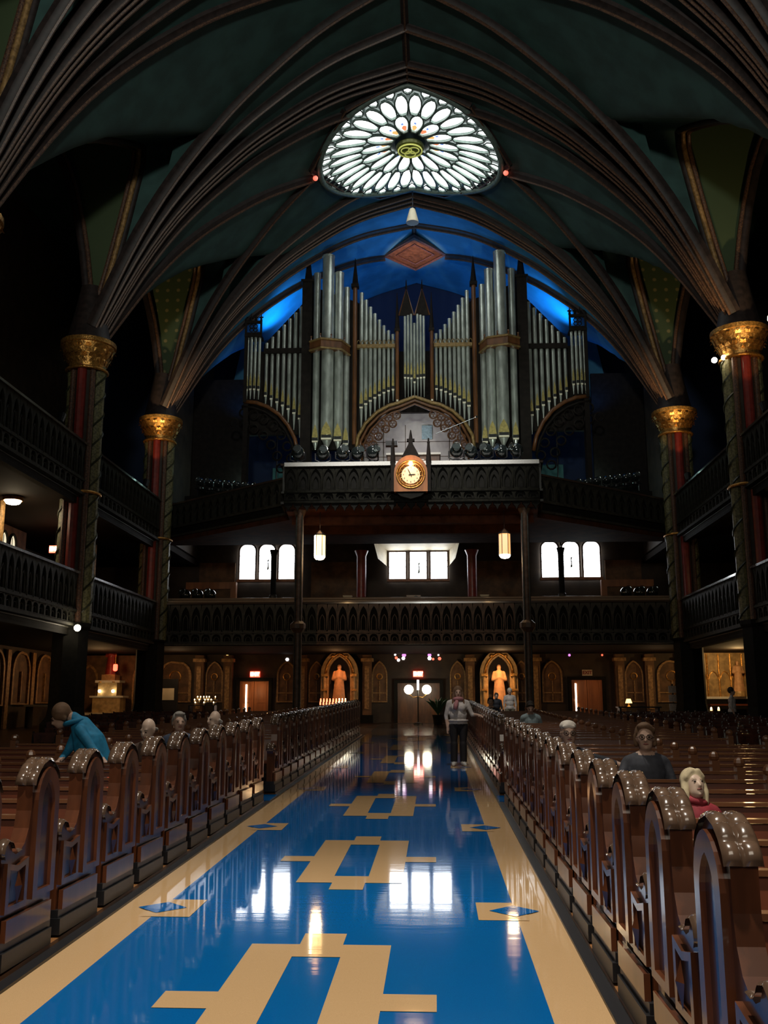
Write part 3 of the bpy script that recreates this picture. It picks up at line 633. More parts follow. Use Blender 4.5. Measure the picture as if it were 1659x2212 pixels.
# centre tower: seven slim pipes
for i in range(7):
    x = (i-3)*0.135; pipe(x, YO-0.25-0.10*math.cos((i-3)*0.5), 18.35-(0.45 if i == 3 else 0.0)-0.03*abs(i-3), 15.35 if i == 3 else 15.5+0.03*abs(i-3), 14.6, 0.058)
for sx in (-1, 1):
    for i in range(8):       # inner flat
        x = 0.93 + i*0.195; tt = i/7; pipe(sx*x, YO, 17.55+1.95*tt**1.25, 15.15-0.78*tt**1.4, 14.55-1.35*tt**1.5-0.02, 0.068+0.022*tt)
    for x, zt, r, yy in ((2.95,19.75,0.14,0.0), (3.23,20.45,0.20,-0.55), (3.68,21.25,0.26,-0.75), (4.2,20.45,0.15,-0.45)):
        pipe(sx*x, YO+yy, zt-0.45*(-yy), 12.75, 12.3, r)
    for i in range(7):       # outer flat
        x = 4.95 + i*0.25; tt = i/6; pipe(sx*x, YO+0.1, 18.95-1.65*tt, 13.95+1.05*tt**0.8, 13.0+1.35*tt**0.75, 0.088-0.02*tt)
    for i in range(4):       # end turret
        x = 6.72+i*0.17; pipe(sx*x, YO-0.15-0.08*math.sin(i), 17.6, 15.2, 14.65, 0.062)
    # posts and case
    m = MB(); m.cyl((sx*2.58,YO-.1,12.6), (sx*2.58,YO-.1,19.7), 0.10, n=10); pz = m.build('case_post', 'organ_wood', org, smooth=40)
    m = MB(); m.box(sx*2.58-.16, sx*2.58+.16, YO-.26, YO+.06, 19.7, 19.85); m.cyl((sx*2.58,YO-.1,19.85), (sx*2.58,YO-.1,21.1), 0.15, 0.01, n=6); m.build('pinnacle', 'organ_dark', pz)
    m = MB(); m.cyl((sx*0.74,YO-.2,14.4), (sx*0.74,YO-.2,17.6), 0.08, n=10); pz = m.build('case_post', 'organ_wood', org, smooth=40)
    m = MB(); m.box(sx*0.74-.12, sx*0.74+.12, YO-.3, YO-.08, 17.6, 17.72); m.cyl((sx*0.74,YO-.2,17.72), (sx*0.74,YO-.2,19.4), 0.11, 0.01, n=6); m.build('pinnacle', 'organ_dark', pz)
    m = MB(); m.box(*sorted((sx*0.70, sx*0.78)), YO-.31, YO-.26, 14.42, 14.5); m.build('lip_mark', 'pipe_lip', pz)
    m = MB(); m.box(*sorted((sx*4.42, sx*4.86)), YO-.4, YO+.2, 11.5, 19.9); m.box(*sorted((sx*4.36, sx*4.92)), YO-.46, YO+.26, 19.9, 20.02); pz = m.build('case_tower', 'organ_dark', org)
    m = MB(); m.cyl((sx*4.64,YO-.1,20.02), (sx*4.64,YO-.1,21.6), 0.2, 0.01, n=6); m.build('pinnacle', 'organ_dark', pz)
    # bands with cresting
    m = MB(); m.box(*sorted((sx*0.84, sx*2.48)), YO-.14, YO+.1, 16.92, 17.08); bd = m.build('band', 'organ_gilt', org)
    for i in range(9):
        x = sx*(0.92+i*0.187); m = MB(); P = [(x-.085,YO-.12,17.08),(x-.05,YO-.12,17.22),(x,YO-.12,17.27),(x+.05,YO-.12,17.22),(x+.085,YO-.12,17.08)]; m.tube(P, 0.018, 4); m.build('crest_arch', 'organ_gilt', bd)
    poly = [(sx*2.78,YO-.22),(sx*3.08,YO-.98),(sx*3.92,YO-1.24),(sx*4.45,YO-.85),(sx*4.42,YO-.55),(sx*3.95,YO-.88),(sx*3.2,YO-.64),(sx*2.88,YO-.05)]
    m = MB(); m.prism(poly, 'z', 16.55, 16.95); bd = m.build('band', 'organ_wood', org)
    m = MB(); m.tube([(x, y-.02, 16.95) for x, y in poly[:4]], 0.05, 5); m.tube([(x, y-.02, 16.55) for x, y in poly[:4]], 0.05, 5); m.build('band_moulding', 'organ_gilt', bd)
    for x, y in ((2.98,YO-.7),(3.5,YO-1.1),(3.95,YO-1.22),(4.38,YO-.9)):
        m = MB(); m.cyl((sx*x,y,16.95), (sx*x,y,17.2), 0.06, 0.0, n=5); m.ball((sx*x,y,17.16), 0.045, 6, 4); m.build('finial', 'organ_wood', bd)
    m = MB(); m.box(*sorted((sx*4.88, sx*6.56)), YO-.06, YO+.2, 16.78, 17.0); m.build('band', 'organ_dark', org)
    m = MB(); m.prism([(sx*4.86,19.25),(sx*6.6,17.3),(sx*6.6,17.0),(sx*4.86,17.0)], 'y', YO+.25, YO+.4); m.build('case_back', 'organ_dark', org)
    m = MB(); m.box(*sorted((sx*4.86, sx*7.3)), YO+.3, YO+.5, 13.2, 17.0); m.box(*sorted((sx*0.8, sx*4.5)), YO+.3, YO+.5, 14.4, 17.2); m.prism([(sx*2.4,12.5),(sx*4.5,12.5),(sx*4.5,14.4),(sx*1.2,14.4)], 'y', YO+.3, YO+.5); m.prism([(sx*0.8,17.2),(sx*2.5,19.2),(sx*4.5,20),(sx*4.5,17.2)], 'y', YO+.3, YO+.5); m.build('case_back', 'organ_dark', org)
    # end turret crown
    m = MB(); m.ring([(sx*6.62,17.55),(sx*7.36,17.55),(sx*7.36,18.2),(sx*6.62,18.2)], [(sx*6.70,17.66),(sx*7.28,17.66),(sx*7.28,18.08),(sx*6.70,18.08)], 'y', YO-.3, YO-.2)
    m.box(*sorted((sx*6.62, sx*7.36)), YO-.35, YO+.3, 17.45, 17.56); cr = m.build('turret_crown', 'organ_dark', org)
    m = MB()
    for k in range(4): a = PI/4+k*PI/2; cx, cz = sx*6.99+.12*math.cos(a), 17.87+.12*math.sin(a); m.tube([(cx+.085*math.cos(q*PI/4), YO-.25, cz+.085*math.sin(q*PI/4)) for q in range(8)], 0.022, 4, closed=True)
    m.build('quatrefoil', 'organ_dark', cr)
    for k in range(4):
        x = sx*(6.66+k*0.22); m = MB(); m.cyl((x,YO-.25,18.2), (x,YO-.25,18.55), 0.06, 0.01, n=5); m.box(x-.09, x+.09, YO-.27, YO-.23, 18.34, 18.39); m.build('finial', 'organ_dark', cr)
    m = MB(); m.box(*sorted((sx*7.22, sx*7.36)), YO-.3, YO+.2, 14.5, 17.5); m.build('case_post', 'organ_dark', org)
    # side quarter arch with carving
    A = [(7.3,14.55),(6.8,14.5),(6.3,14.3),(5.8,13.95),(5.4,13.45),(5.1,12.85),(4.95,12.2)]
    m = MB(); m.tube([(sx*x, YO-.2, z) for x, z in A], 0.09, 6); qa = m.build('quarter_arch', 'organ_wood', org, smooth=0)
    m = MB(); m.tube([(sx*(x+.12), YO-.16, z-.2) for x, z in A], 0.06, 6); m.build('arch_moulding', 'organ_dark', qa, smooth=0)
    for k in range(7):
        for j in range(2):
            t_ = (k+.5)/7*(len(A)-1); i = int(t_); f = t_-i; x = A[i][0]+(A[i+1][0]-A[i][0])*f; z = A[i][1]+(A[i+1][1]-A[i][1])*f
            x += 0.25+0.42*j; z -= 0.45+0.42*j; m = MB(); m.tube([(sx*x+.19*math.cos(q*PI/5), YO-.1, z+.19*math.sin(q*PI/5)) for q in range(10)], 0.04, 4, closed=True); m.build('carved_ring', 'organ_dark', qa)
    m = MB(); m.box(*sorted((sx*7.15, sx*7.35)), YO-.2, YO+.3, 8.6, 14.5); m.build('case_leg', 'organ_dark', org)
MB().box(-4.8, 4.8, 41.2, 41.4, 14.45, 17.3).build('case_back', 'organ_dark', org)
for sx in (-1, 1):
    m = MB(); m.tube([(sx*0.66,YO-.3,18.3),(sx*0.34,YO-.3,19.55),(sx*0.02,YO-.3,18.3)], 0.035, 5); g = m.build('gable', 'organ_wood', org)
    m = MB(); m.prism([(sx*0.64,18.3),(sx*0.34,19.5),(sx*0.04,18.3)], 'y', YO-.28, YO-.24); m.build('gable_panel', 'organ_dark', g)
    m = MB(); m.cyl((sx*0.34,YO-.3,19.5), (sx*0.34,YO-.3,19.95), 0.05, 0.01, n=5); m.build('finial', 'organ_dark', g)
# middle arch and tracery
A = [(-2.5,12.2),(-2.42,12.9),(-2.1,13.5),(-1.6,14.0),(-1.1,14.28),(-0.72,14.38),(0,14.66)]; A = A + [(-x, z) for x, z in A[-2::-1]]
m = MB(); m.tube([(x, YO-.2, z) for x, z in A], 0.085, 6); ma = m.build('middle_arch', 'organ_gilt', org, smooth=0)
m = MB(); m.tube([(x*0.95, YO-.16, z-.16) for x, z in A], 0.07, 6); m.tube([(x*0.90, YO-.12, z-.30) for x, z in A], 0.05, 6); m.build('arch_moulding', 'organ_wood', ma, smooth=0)
for sx in (-1, 1):
    for x, z in ((0.78,13.86),(1.12,13.75),(1.42,13.5),(1.72,13.2),(1.95,12.85),(2.12,12.5),(0.95,13.5),(1.25,13.28),(1.55,12.95),(1.78,12.6)):
        m = MB(); R = 0.165; m.tube([(sx*x+R*math.cos(q*PI/6), YO-.1, z+R*math.sin(q*PI/6)) for q in range(12)], 0.035, 4, closed=True)
        for k in range(3):
            a = k*2*PI/3+PI/2; m.tube([(sx*x+.07*math.cos(a)+.07*math.cos(q*PI/3), YO-.1, z+.07*math.sin(a)+.07*math.sin(q*PI/3)) for q in range(6)], 0.014, 4, closed=True)
        m.build('tracery_circle', 'organ_wood', ma)
# choir wall behind the arch
cw = MB().box(-2.6, 2.6, 43.0, 43.2, 9.3, 15.2).build('choir_wall', 'wall_pale'); tag(cw, 'pale panelled wall seen through the arch of the organ', 'wall panel')
m = MB()
for x in (-1.5,-0.5,0.55,1.5): m.box(x-.012, x+.012, 42.97, 43.0, 9.3, 14.4)
for z in (11.9,12.9,13.6): m.box(-2.6, 2.6, 42.97, 43.0, z-.012, z+.012)
m.build('joint', 'carved_brown', cw)
m = MB(); m.box(0.25, 0.72, 42.9, 42.96, 13.7, 14.35); m.build('blue_cloth', 'lightblue', cw)
con = empty('organ_console', (0, 37.5, 8.5), 'brown wooden organ console behind the clock', 'console')
MB().box(-1.05, 1.0, 37.2, 38.1, 8.5, 11.45).build('body', 'organ_wood', con); MB().box(-1.1, 1.05, 37.1, 38.15, 11.45, 11.53).build('lid', 'rail_white', con)
MB().box(-0.45, 0.4, 37.05, 37.2, 11.2, 11.25).build('music_ledge', 'rail_white', con); MB().box(-1.0, 0.95, 36.8, 37.2, 10.55, 10.62).build('key_shelf', 'cream', con)
# ================================================================== CLOCK
ck = empty('gallery_clock', (0, 31.7, 8.6), 'lit round clock in a pinnacled gothic case on the gallery front', 'clock')
CYk, CZk = 31.62, 9.30
ol = [(-0.56,8.72),(-0.56,9.35)] + [(-0.56+0.56*(1-math.cos(a)) , 9.35+0.62*math.sin(a)) for a in [PI/2*i/6 for i in range(1,7)]]
ol = ol + [(-x, z) for x, z in ol[-2::-1]]
circ = []
for x, z in ol:
    a = math.atan2(z-CZk, x); circ.append((0.46*math.cos(a), CZk+0.46*math.sin(a)))
m = MB(); m.ring(ol, circ, 'y', 31.55, 31.9); m.build('case', 'door_wood', ck)
MB().prism(ol, 'y', 31.86, 31.92).build('case_back', 'organ_wood', ck)
for R, r in ((0.47,0.03),(0.40,0.02)):
    m = MB(); m.tube([(R*math.cos(q*PI/16), 31.54, CZk+R*math.sin(q*PI/16)) for q in range(32)], r, 5, closed=True); m.build('ring', 'gold', ck, smooth=0)
for k in range(16):
    a = 2*PI*k/16; m = MB(); P = [(0.31*math.cos(a-.15), 31.6, CZk+.31*math.sin(a-.15)), (0.41*math.cos(a), 31.6, CZk+.41*math.sin(a)), (0.31*math.cos(a+.15), 31.6, CZk+.31*math.sin(a+.15))]
    m.tube(P, 0.018, 4); m.build('cusp', 'gold', ck)
m = MB(); m.cyl((0,31.60,CZk), (0,31.66,CZk), 0.305, n=36); m.build('dial', 'clock_face', ck)
for n in range(1, 13):
    a = PI/2 - n*PI/6; cu = bpy.data.curves.new('numeral', 'FONT'); cu.body = str(n); cu.size = 0.085; cu.align_x = 'CENTER'; cu.align_y = 'CENTER'; cu.extrude = 0.002
    tmp = bpy.data.objects.new('tmp', cu); COL.objects.link(tmp); me = bpy.data.meshes.new_from_object(tmp.evaluated_get(bpy.context.evaluated_depsgraph_get())); bpy.data.objects.remove(tmp)
    me.materials.clear(); me.materials.append(MAT['organ_wood']); o = bpy.data.objects.new('numeral', me); COL.objects.link(o); o.parent = ck
    o.location = (0.245*math.cos(a), 31.595-31.7, CZk-8.6+0.245*math.sin(a)); o.rotation_euler = (PI/2, 0, 0)
def hand(a, L, tail, wd):
    d = (math.sin(a), math.cos(a)); p = (-d[1], d[0]); m = MB()
    q = lambda l, s: (d[0]*l+p[0]*s, CZk+d[1]*l+p[1]*s)
    m.prism([q(-tail,-wd),q(L*.7,-wd),q(L,0),q(L*.7,wd),q(-tail,wd)], 'y', 31.575, 31.585); m.build('hand', 'black', ck)
hand(math.radians(-25), 0.25, 0.07, 0.011); hand(math.radians(86), 0.17, 0.07, 0.016)
m = MB(); m.ball((0,31.56,9.68), 0.075, 10, 8); m.build('dial_lamp', 'lamp_core', ck)
point('clock_light', (0, 31.35, 9.62), 7, (1.0, 0.55, 0.2), 0.05)
m = MB(); m.prism([(-.30,9.95),(.30,9.95),(.08,10.38),(.05,10.62),(-.05,10.62),(-.08,10.38)], 'y', 31.68, 31.9); m.box(-.13,.13,31.7,31.88,10.50,10.58); m.cyl((0,31.78,10.58), (0,31.78,10.9), 0.07, 0.02, n=6); m.build('gable', 'organ_dark', ck)
for sx in (-1, 1):
    m = MB(); m.box(sx*.60-.07, sx*.60+.07, 31.65, 31.85, 8.75, 9.75); m.cyl((sx*.6,31.75,9.75), (sx*.6,31.75,10.6), 0.10, 0.025, n=6); m.ball((sx*.6,31.75,10.45), 0.05, 6, 5); m.build('pinnacle', 'organ_dark', ck)
m = MB(); m.prism([(-.5,8.72),(.5,8.72),(.34,8.58),(0,8.48),(-.34,8.58)], 'y', 31.6, 31.95); m.build('bracket', 'carved_dark', ck)
t = empty('microphone_boom', (1.9, 34.5, 8.5), 'thin pale microphone boom slanting before the organ arch', 'microphone')
m = MB(); m.cyl((2.35,34.5,12.15), (0.85,34.2,11.45), 0.009, n=6); m.build('boom', 'chrome', t); m = MB(); m.cyl((1.75,34.4,8.5), (1.75,34.4,11.87), 0.018, n=6); m.build('stand', 'black', t); m = MB(); m.ball((2.36,34.5,12.16), 0.05, 8, 6); m.build('microphone', 'chrome', t)
t = empty('loudspeaker', (-0.62, 31.95, 9.84), 'small black box on a stem beside the left clock pinnacle', 'loudspeaker')
MB().box(-.86, -.46, 31.95, 32.2, 10.42, 10.58).build('box', 'black', t); MB().box(-.69, -.63, 32.04, 32.1, 9.84, 10.42).build('stem', 'black', t)
# ================================================================== STAGE LIGHTS
def stage_light_proto(sc=1.0):
    t = empty('stage_light', (0,0,0)); 
    m = MB(); m.lathe([(0.16,0),(0.16,0.10),(0.10,0.13)], (0,0,0), 12); m.build('base', 'black', t)
    m = MB(); P = [(-0.24,0,0.40),(-0.24,0,0.18),(-0.1,0,0.12),(0.1,0,0.12),(0.24,0,0.18),(0.24,0,0.40)]; m.tube(P, 0.025, 5); m.build('yoke', 'black', t)
    m = MB(); m.ball((0,0,0.40), 0.215, 14, 10); m.build('body', 'gloss_black', t, smooth=0)
    m = MB(); m.cyl((0,-0.15,0.46), (0,-0.22,0.50), 0.12, 0.13, n=14); m.build('lens', 'lens', t, smooth=30)
    m = MB(); m.tube([(0.13*math.cos(q*PI/7), -0.21+0.03*math.sin(q*PI/7), 0.50+0.13*math.sin(q*PI/7)) for q in range(14)], 0.012, 4, closed=True); m.build('rim', 'chrome', t)
    return t
SL = stage_light_proto(); used = [False]
def stage_light(loc, rz, sc, label, group):
    o = SL if not used[0] else copy_tree(SL); used[0] = True
    o.location = loc; o.rotation_euler = (0,0,rz); o.scale = (sc,)*3; tag(o, label, 'stage light', group); return o
for i, x in enumerate((-3.9,-3.05,-2.35,-1.85,-1.32)): stage_light((x, 32.25+0.12*(i % 2), 9.84), 0.2*i, 1.08, 'black stage light on the ledge left of the clock, %s from the left' % ordw(i+1), 'lights along the organ gallery')
for i, x in enumerate((1.55,2.05,2.58,3.1,3.6)): stage_light((x, 32.25+0.12*(i % 2), 9.84), -0.3*i, 1.08, 'black stage light on the ledge right of the clock, %s from the left' % ordw(i+1), 'lights along the organ gallery')
for sx in (-1, 1):
    sd = 'left' if sx < 0 else 'right'
    t = empty('choir_riser', (sx*7.6, 40, 8.5), 'dark stepped choir riser on the %s wing of the organ gallery' % sd, 'riser')
    for j in range(3):
        m = MB(); p0, p1 = (sx*5.2, 38.2+j*0.7), (sx*9.8, 38.9+j*0.7); d = (p1[0]-p0[0], p1[1]-p0[1]); m.obox(((p0[0]+p1[0])/2, (p0[1]+p1[1])/2), d, 2.3, 0.36, 8.5, 9.6+0.45*j); m.build('step', 'carved_dark', t)
    for i in range(10):
        x = 5.3+i*0.43; z = 10.12+0.085*i; stage_light((sx*x, 38.5+0.16*i, z-0.1), sx*0.5, 0.85, 'small stage light in the row on the %s choir riser, %s from the organ' % (sd, ordw(i+1)), 'lights on the choir risers')
    t = empty('truss', (sx*7.6, 39, 9.6), 'steel bar carrying the row of lights on the %s choir riser' % sd, 'bar')
    m = MB(); m.cyl((sx*5.1,38.45,10.02), (sx*9.4,40.0,10.85), 0.03, n=6); m.build('bar', 'black', t)
    for x, y, z in ((5.2,38.5,10.04),(7.3,39.25,10.45),(9.3,39.95,10.83)): m = MB(); m.cyl((sx*x,y,9.4), (sx*x,y,z), 0.025, n=6); m.build('leg', 'black', t)
    point('teal_wall_fill', (sx*7.6, 42.0, 11.6), 16, (0.6, 1.0, 0.9), 0.2)  # light without a fixture, added to bring out the teal walls
    # plain teal piers of the organ chamber
    t = MB().box(*sorted((sx*5.3, sx*6.7)), 43.6, 43.9, 9.5, 12.6).build('wall_panel', 'wall_teal'); tag(t, 'teal painted wall panel below the %s end of the organ' % sd, 'wall panel')
    t = MB().box(*sorted((sx*8.6, sx*10.0)), 43.6, 43.9, 9.5, 13.4).build('wall_panel', 'wall_teal'); tag(t, 'teal painted wall panel at the %s end of the choir' % sd, 'wall panel')
    t = MB().box(*sorted((sx*7.95, sx*10.25)), 42.6, 42.8, 9.25, 16.6).build('swell_box', 'organ_dark'); tag(t, 'tall dark swell box standing %s of the organ case' % sd, 'organ box')
for sx in (-1, 1):   # equipment on the rear gallery ends
    sd = 'left' if sx < 0 else 'right'
    t = empty('equipment_case', (sx*8.95, 39.3, ZL0+.2), 'black equipment case on the %s end of the rear gallery' % sd, 'case')
    x0, x1 = sorted((sx*8.2, sx*9.7)); MB().box(x0, x1, 39.1, 39.6, ZL0+.2, 5.72).build('body', 'black', t); MB().box(x0-.02, x1+.02, 39.08, 39.62, 5.72, 5.76).build('lid', 'black', t)
    for i in range(3): stage_light((sx*(8.42+.52*i), 39.3, 5.76), sx*.4, 1.1, 'black stage light on the %s end of the rear gallery, %s from the window' % (sd, ordw(i+1)), 'lights on the rear gallery')
t = empty('projector', (-.08, 38.6, 5.5), 'grey projector with a dark lens on the rear gallery rail', 'projector')
MB().box(-.36, .2, 38.45, 38.75, 5.80, 6.05).build('body', 'wall_pale', t); m = MB(); m.cyl((.02,38.36,5.93), (.02,38.45,5.93), .09, n=12); m.build('lens', 'black', t); MB().box(-.12, -.04, 38.56, 38.64, ZL0+.2, 5.8).build('stand', 'black', t)
for sx in (-1, 1):
    x = sx*2.75; t = empty('paper_box', (x, 38.9, 5.75), 'small cream box on a stand behind the rear gallery rail, %s one' % ('left' if sx < 0 else 'right'), 'box')
    MB().box(x-.16, x+.16, 38.85, 39.1, 5.84, 6.08).build('box', 'cream', t); MB().box(x-.18, x+.18, 38.83, 39.12, 6.06, 6.1).build('lid', 'cream', t); MB().box(x-.03, x+.03, 38.95, 39.0, ZL0+.2, 5.84).build('stand', 'black', t)
# ================================================================== LAMPS
for sx in (-1, 1):
    sd = 'left' if sx < 0 else 'right'; x, y = sx*3.13, 32.5; dim = sx > 0
    t = empty('hanging_lantern', (x, y, 7.5), 'glowing hexagonal %s lantern hanging under the organ gallery, %s one' % ('bright yellow' if not dim else 'amber', sd), 'lantern')
    m = MB(); m.cyl((x,y,7.5), (x,y,8.25), 0.012, n=5); m.build('chain', 'black', t)
    m = MB(); m.lathe([(0.215,7.42),(0.21,7.46),(0.10,7.54),(0.03,7.6)], (x,y,0), 6); m.build('cap', 'black', t)
    for k in range(6):
        a0, a1 = k*PI/3, (k+1)*PI/3; P = [(x+.19*math.cos(a),y+.19*math.sin(a)) for a in (a0,a1)]
        m = MB(); m.add([(P[0][0],P[0][1],6.72),(P[1][0],P[1][1],6.72),(P[1][0],P[1][1],7.42),(P[0][0],P[0][1],7.42)], [(0,1,2,3)]); m.build('pane', 'lamp_amber' if dim else 'lamp_core' if k == 3 else 'lamp_warm', t)
        m = MB(); m.cyl((x+.2*math.cos(a0),y+.2*math.sin(a0),6.68), (x+.2*math.cos(a0),y+.2*math.sin(a0),7.45), 0.014, n=4); m.build('frame_bar', 'black', t)
    m = MB(); m.lathe([(0.03,6.58),(0.13,6.6),(0.18,6.66),(0.19,6.71)], (x,y,0), 6); m.build('bottom_glass', 'lamp_core', t)
    point('lantern_light', (x, y, 6.45), 30 if not dim else 22, (1.0, 0.6, 0.25), 0.15)
    point('lantern_uplight', (x, y-0.1, 7.75), 2.5 if not dim else 0.4, (1.0, 0.5, 0.2), 0.1)
# wall globes by the middle door
t = empty('globe_lamp', (0, 42.9, 2.0), 'pair of bright round globe lamps on a stand at the middle door', 'lamp')
for sx in (-1, 1):
    m = MB(); m.ball((sx*0.385-0.01,42.5,2.44), 0.20, 14, 10); m.build('globe', 'globe', t, smooth=0)
    m = MB(); m.tube([(0,42.5,2.15),(sx*.2,42.5,2.1),(sx*.385,42.5,2.25)], 0.02, 5); m.build('arm', 'gold', t)
    point('globe_light', (sx*0.385, 42.2, 2.44), 0.9, (1.0, 0.8, 0.5), 0.2)
m = MB(); m.cyl((0,42.5,FZ(42.5)), (0,42.5,2.75), 0.03, n=6); m.lathe([(0.2,FZ(42.5)),(0.18,FZ(42.5)+.06),(0.04,FZ(42.5)+.1)], (0,42.5,0), 10); m.build('stand', 'black', t)
m = MB(); m.box(-.045,.045,42.46,42.5,2.42,2.85); m.build('tube_light', 'white_spot', t)
def exit_sign(x, y, z, label, lit=True):
    t = empty('exit_sign', (x, y, z), label, 'exit sign')
    m = MB(); m.box(x-.22, x+.22, y, y+.08, z-.13, z+.13); m.build('box', 'exit_red' if lit else 'cream', t)
    if y < 40: MB().box(x-.02, x+.02, y+.02, y+.06, z+.13, ZU0).build('rod', 'black', t)
    cu = bpy.data.curves.new('lettering', 'FONT'); cu.body = 'EXIT'; cu.size = 0.2; cu.align_x = 'CENTER'; cu.align_y = 'CENTER'; cu.extrude = 0.004; cu.offset = 0.008
    tmp = bpy.data.objects.new('tmp', cu); COL.objects.link(tmp); me = bpy.data.meshes.new_from_object(tmp.evaluated_get(bpy.context.evaluated_depsgraph_get())); bpy.data.objects.remove(tmp)
    me.materials.clear(); me.materials.append(MAT['exit_letter' if lit else 'shaft_red']); o = bpy.data.objects.new('lettering', me); COL.objects.link(o); o.parent = t
    o.location = (0, -0.008, 0); o.rotation_euler = (PI/2,0,0)
exit_sign(-0.02, 44.2, 3.16, 'lit red exit sign above the middle door'); exit_sign(-7.4, 44.2, 3.16, 'lit red exit sign above the left rear door')
exit_sign(7.5, 44.2, 3.20, 'unlit exit sign above the right rear door', False); exit_sign(-12.95, 34.1, 7.3, 'lit red exit sign high in the left gallery')
# flush ceiling lamp and bulbs
t = empty('ceiling_lamp', (-12.3, 28.9, 8.05), 'bright flush lamp on the ceiling of the left gallery', 'lamp')
m = MB(); m.lathe([(0.05,7.84),(0.2,7.88),(0.27,7.98)], (-12.3,28.9,0), 14); m.build('diffuser', 'bulb', t, smooth=0)
m = MB(); m.lathe([(0.30,7.97),(0.31,8.08)], (-12.3,28.9,0), 14); m.build('rim', 'gold', t); point('gallery_lamp', (-12.3, 28.9, 7.6), 28, (1.0, 0.75, 0.42), 0.2)
def bulb(x, y, z, r, label, pw=0, aim=None):
    t = empty('spot_bulb', (x, y, z), label, 'spotlight'); m = MB(); m.ball((x,y,z), r, 12, 8); m.build('bulb', 'bulb', t, smooth=0)
    m = MB(); m.cyl((x,y+.02,z), (x,y+.22,z+.05), r*0.9, r*0.6, n=10); m.build('housing', 'black', t)
    if pw: point('bulb_light', (x, y-.25, z), pw, (1.0, 0.8, 0.55), 0.08)
bulb(-9.9, 28.6, 4.0, 0.10, 'round white spotlight under the lower left gallery beside the column', 4)
bulb(9.55, 29.3, 12.30, 0.09, 'left one of two small spotlights under the right column capital'); bulb(9.80, 29.15, 12.33, 0.08, 'right one of two small spotlights under the right column capital')
bulb(10.45, 26.6, 12.55, 0.14, 'bright spotlight at the right edge beside the gilt capital')
for sx in (-1, 1):    # warm lamps on the upper gallery rails, aimed at the capitals
    for yc, pw, dy in ((37.9, 260, -2.6), (29.4, 240 if sx > 0 else 8, -2.6)):
        x = sx*9.75; x = sx*10.12; t = empty('rail_spotlight', (x, yc+dy, 9.8), 'small black spotlight clamped on the %s upper gallery rail below the %s gilt capital' % ('left' if sx < 0 else 'right', 'farther' if yc > 30 else 'nearer'), 'spotlight')
        m = MB(); m.cyl((x,yc+dy,9.86), (x,yc+dy+.12,10.12), 0.09, 0.12, n=10); m.build('housing', 'black', t); m = MB(); m.box(x-.04,x+.04,yc+dy-.04,yc+dy+.04,9.72,9.9); m.build('clamp', 'black', t)
        spot('capital_spot', (x, yc+dy+.15, 10.2), (sx*10.35, yc-0.3, 12.7), pw*0.45, (1.0, 0.52, 0.16), 34, 0.5, 0.05)
        spot('vault_spot', (sx*9.9, yc-2.6, 10.2), (sx*10.5, yc+0.2, 17.0), pw*4.0, (1.0, 0.72, 0.36), 34, 0.7, 0.1)
# blue lights behind the organ
for sx in (-1, 1):
    x = sx*6.2; t = empty('blue_floodlight', (x, 41.6, 17.0), 'blue floodlight hidden behind the %s flank of the organ' % ('left' if sx < 0 else 'right'), 'floodlight')
    m = MB(); m.box(x-.25, x+.25, 41.5, 41.8, 17.1, 17.3); m.build('housing', 'black', t)
    m = MB(); m.cyl((sx*6.2,41.65,8.5), (sx*6.2,41.65,17.1), 0.03, n=6); m.build('stand', 'black', t)
    spot('blue_spot', (sx*6.0, 41.6, 17.5), (sx*6.35, 41.3, 19.6), 950, (0.02, 0.42, 1.0), 80, 1.0, 0.12)
    spot('blue_wash', (sx*5.0, 43.6, 17.5), (sx*4.0, 43.0, 22), 420, (0.05, 0.36, 1.0), 140, 0.9, 0.3)
    spot('blue_wash', (sx*7.9, 42.0, 14.5), (sx*8.6, 42.0, 18), 90, (0.03, 0.26, 1.0), 120, 0.9, 0.3)
    spot('organ_front', (sx*3.0, 33.0, 10.8), (sx*3.2, 39.5, 16.0), 520, (0.86, 1.0, 0.86), 75, 0.8, 0.15)
spot('blue_wash_mid', (0, 40.4, 19.5), (0, 40.0, 23), 150, (0.05, 0.36, 1.0), 150, 0.9, 0.3)
point('choir_light', (0, 41.2, 13.2), 45, (0.92, 0.9, 1.0), 0.2); point('console_light', (0, 36.0, 12.4), 25, (1.0, 0.85, 0.6), 0.2)
spot('boss_spot', (0, 41.0, 19.3), (0, 42.3, 22.5), 800, (1.0, 0.45, 0.2), 50, 0.7, 0.1)
t = empty('pendant_lamp', (0, 37.0, 21.5), 'white bell-shaped lamp hanging below the rose skylight', 'lamp')
m = MB(); m.lathe([(0.06,21.95),(0.12,21.9),(0.2,21.6),(0.26,21.35),(0.26,21.3)], (0,37.0,0), 14); m.build('shade', 'cream', t, smooth=30); m = MB(); m.cyl((0,37.0,21.9), (0,37.0,22.9), 0.015, n=5); m.build('rod', 'black', t)
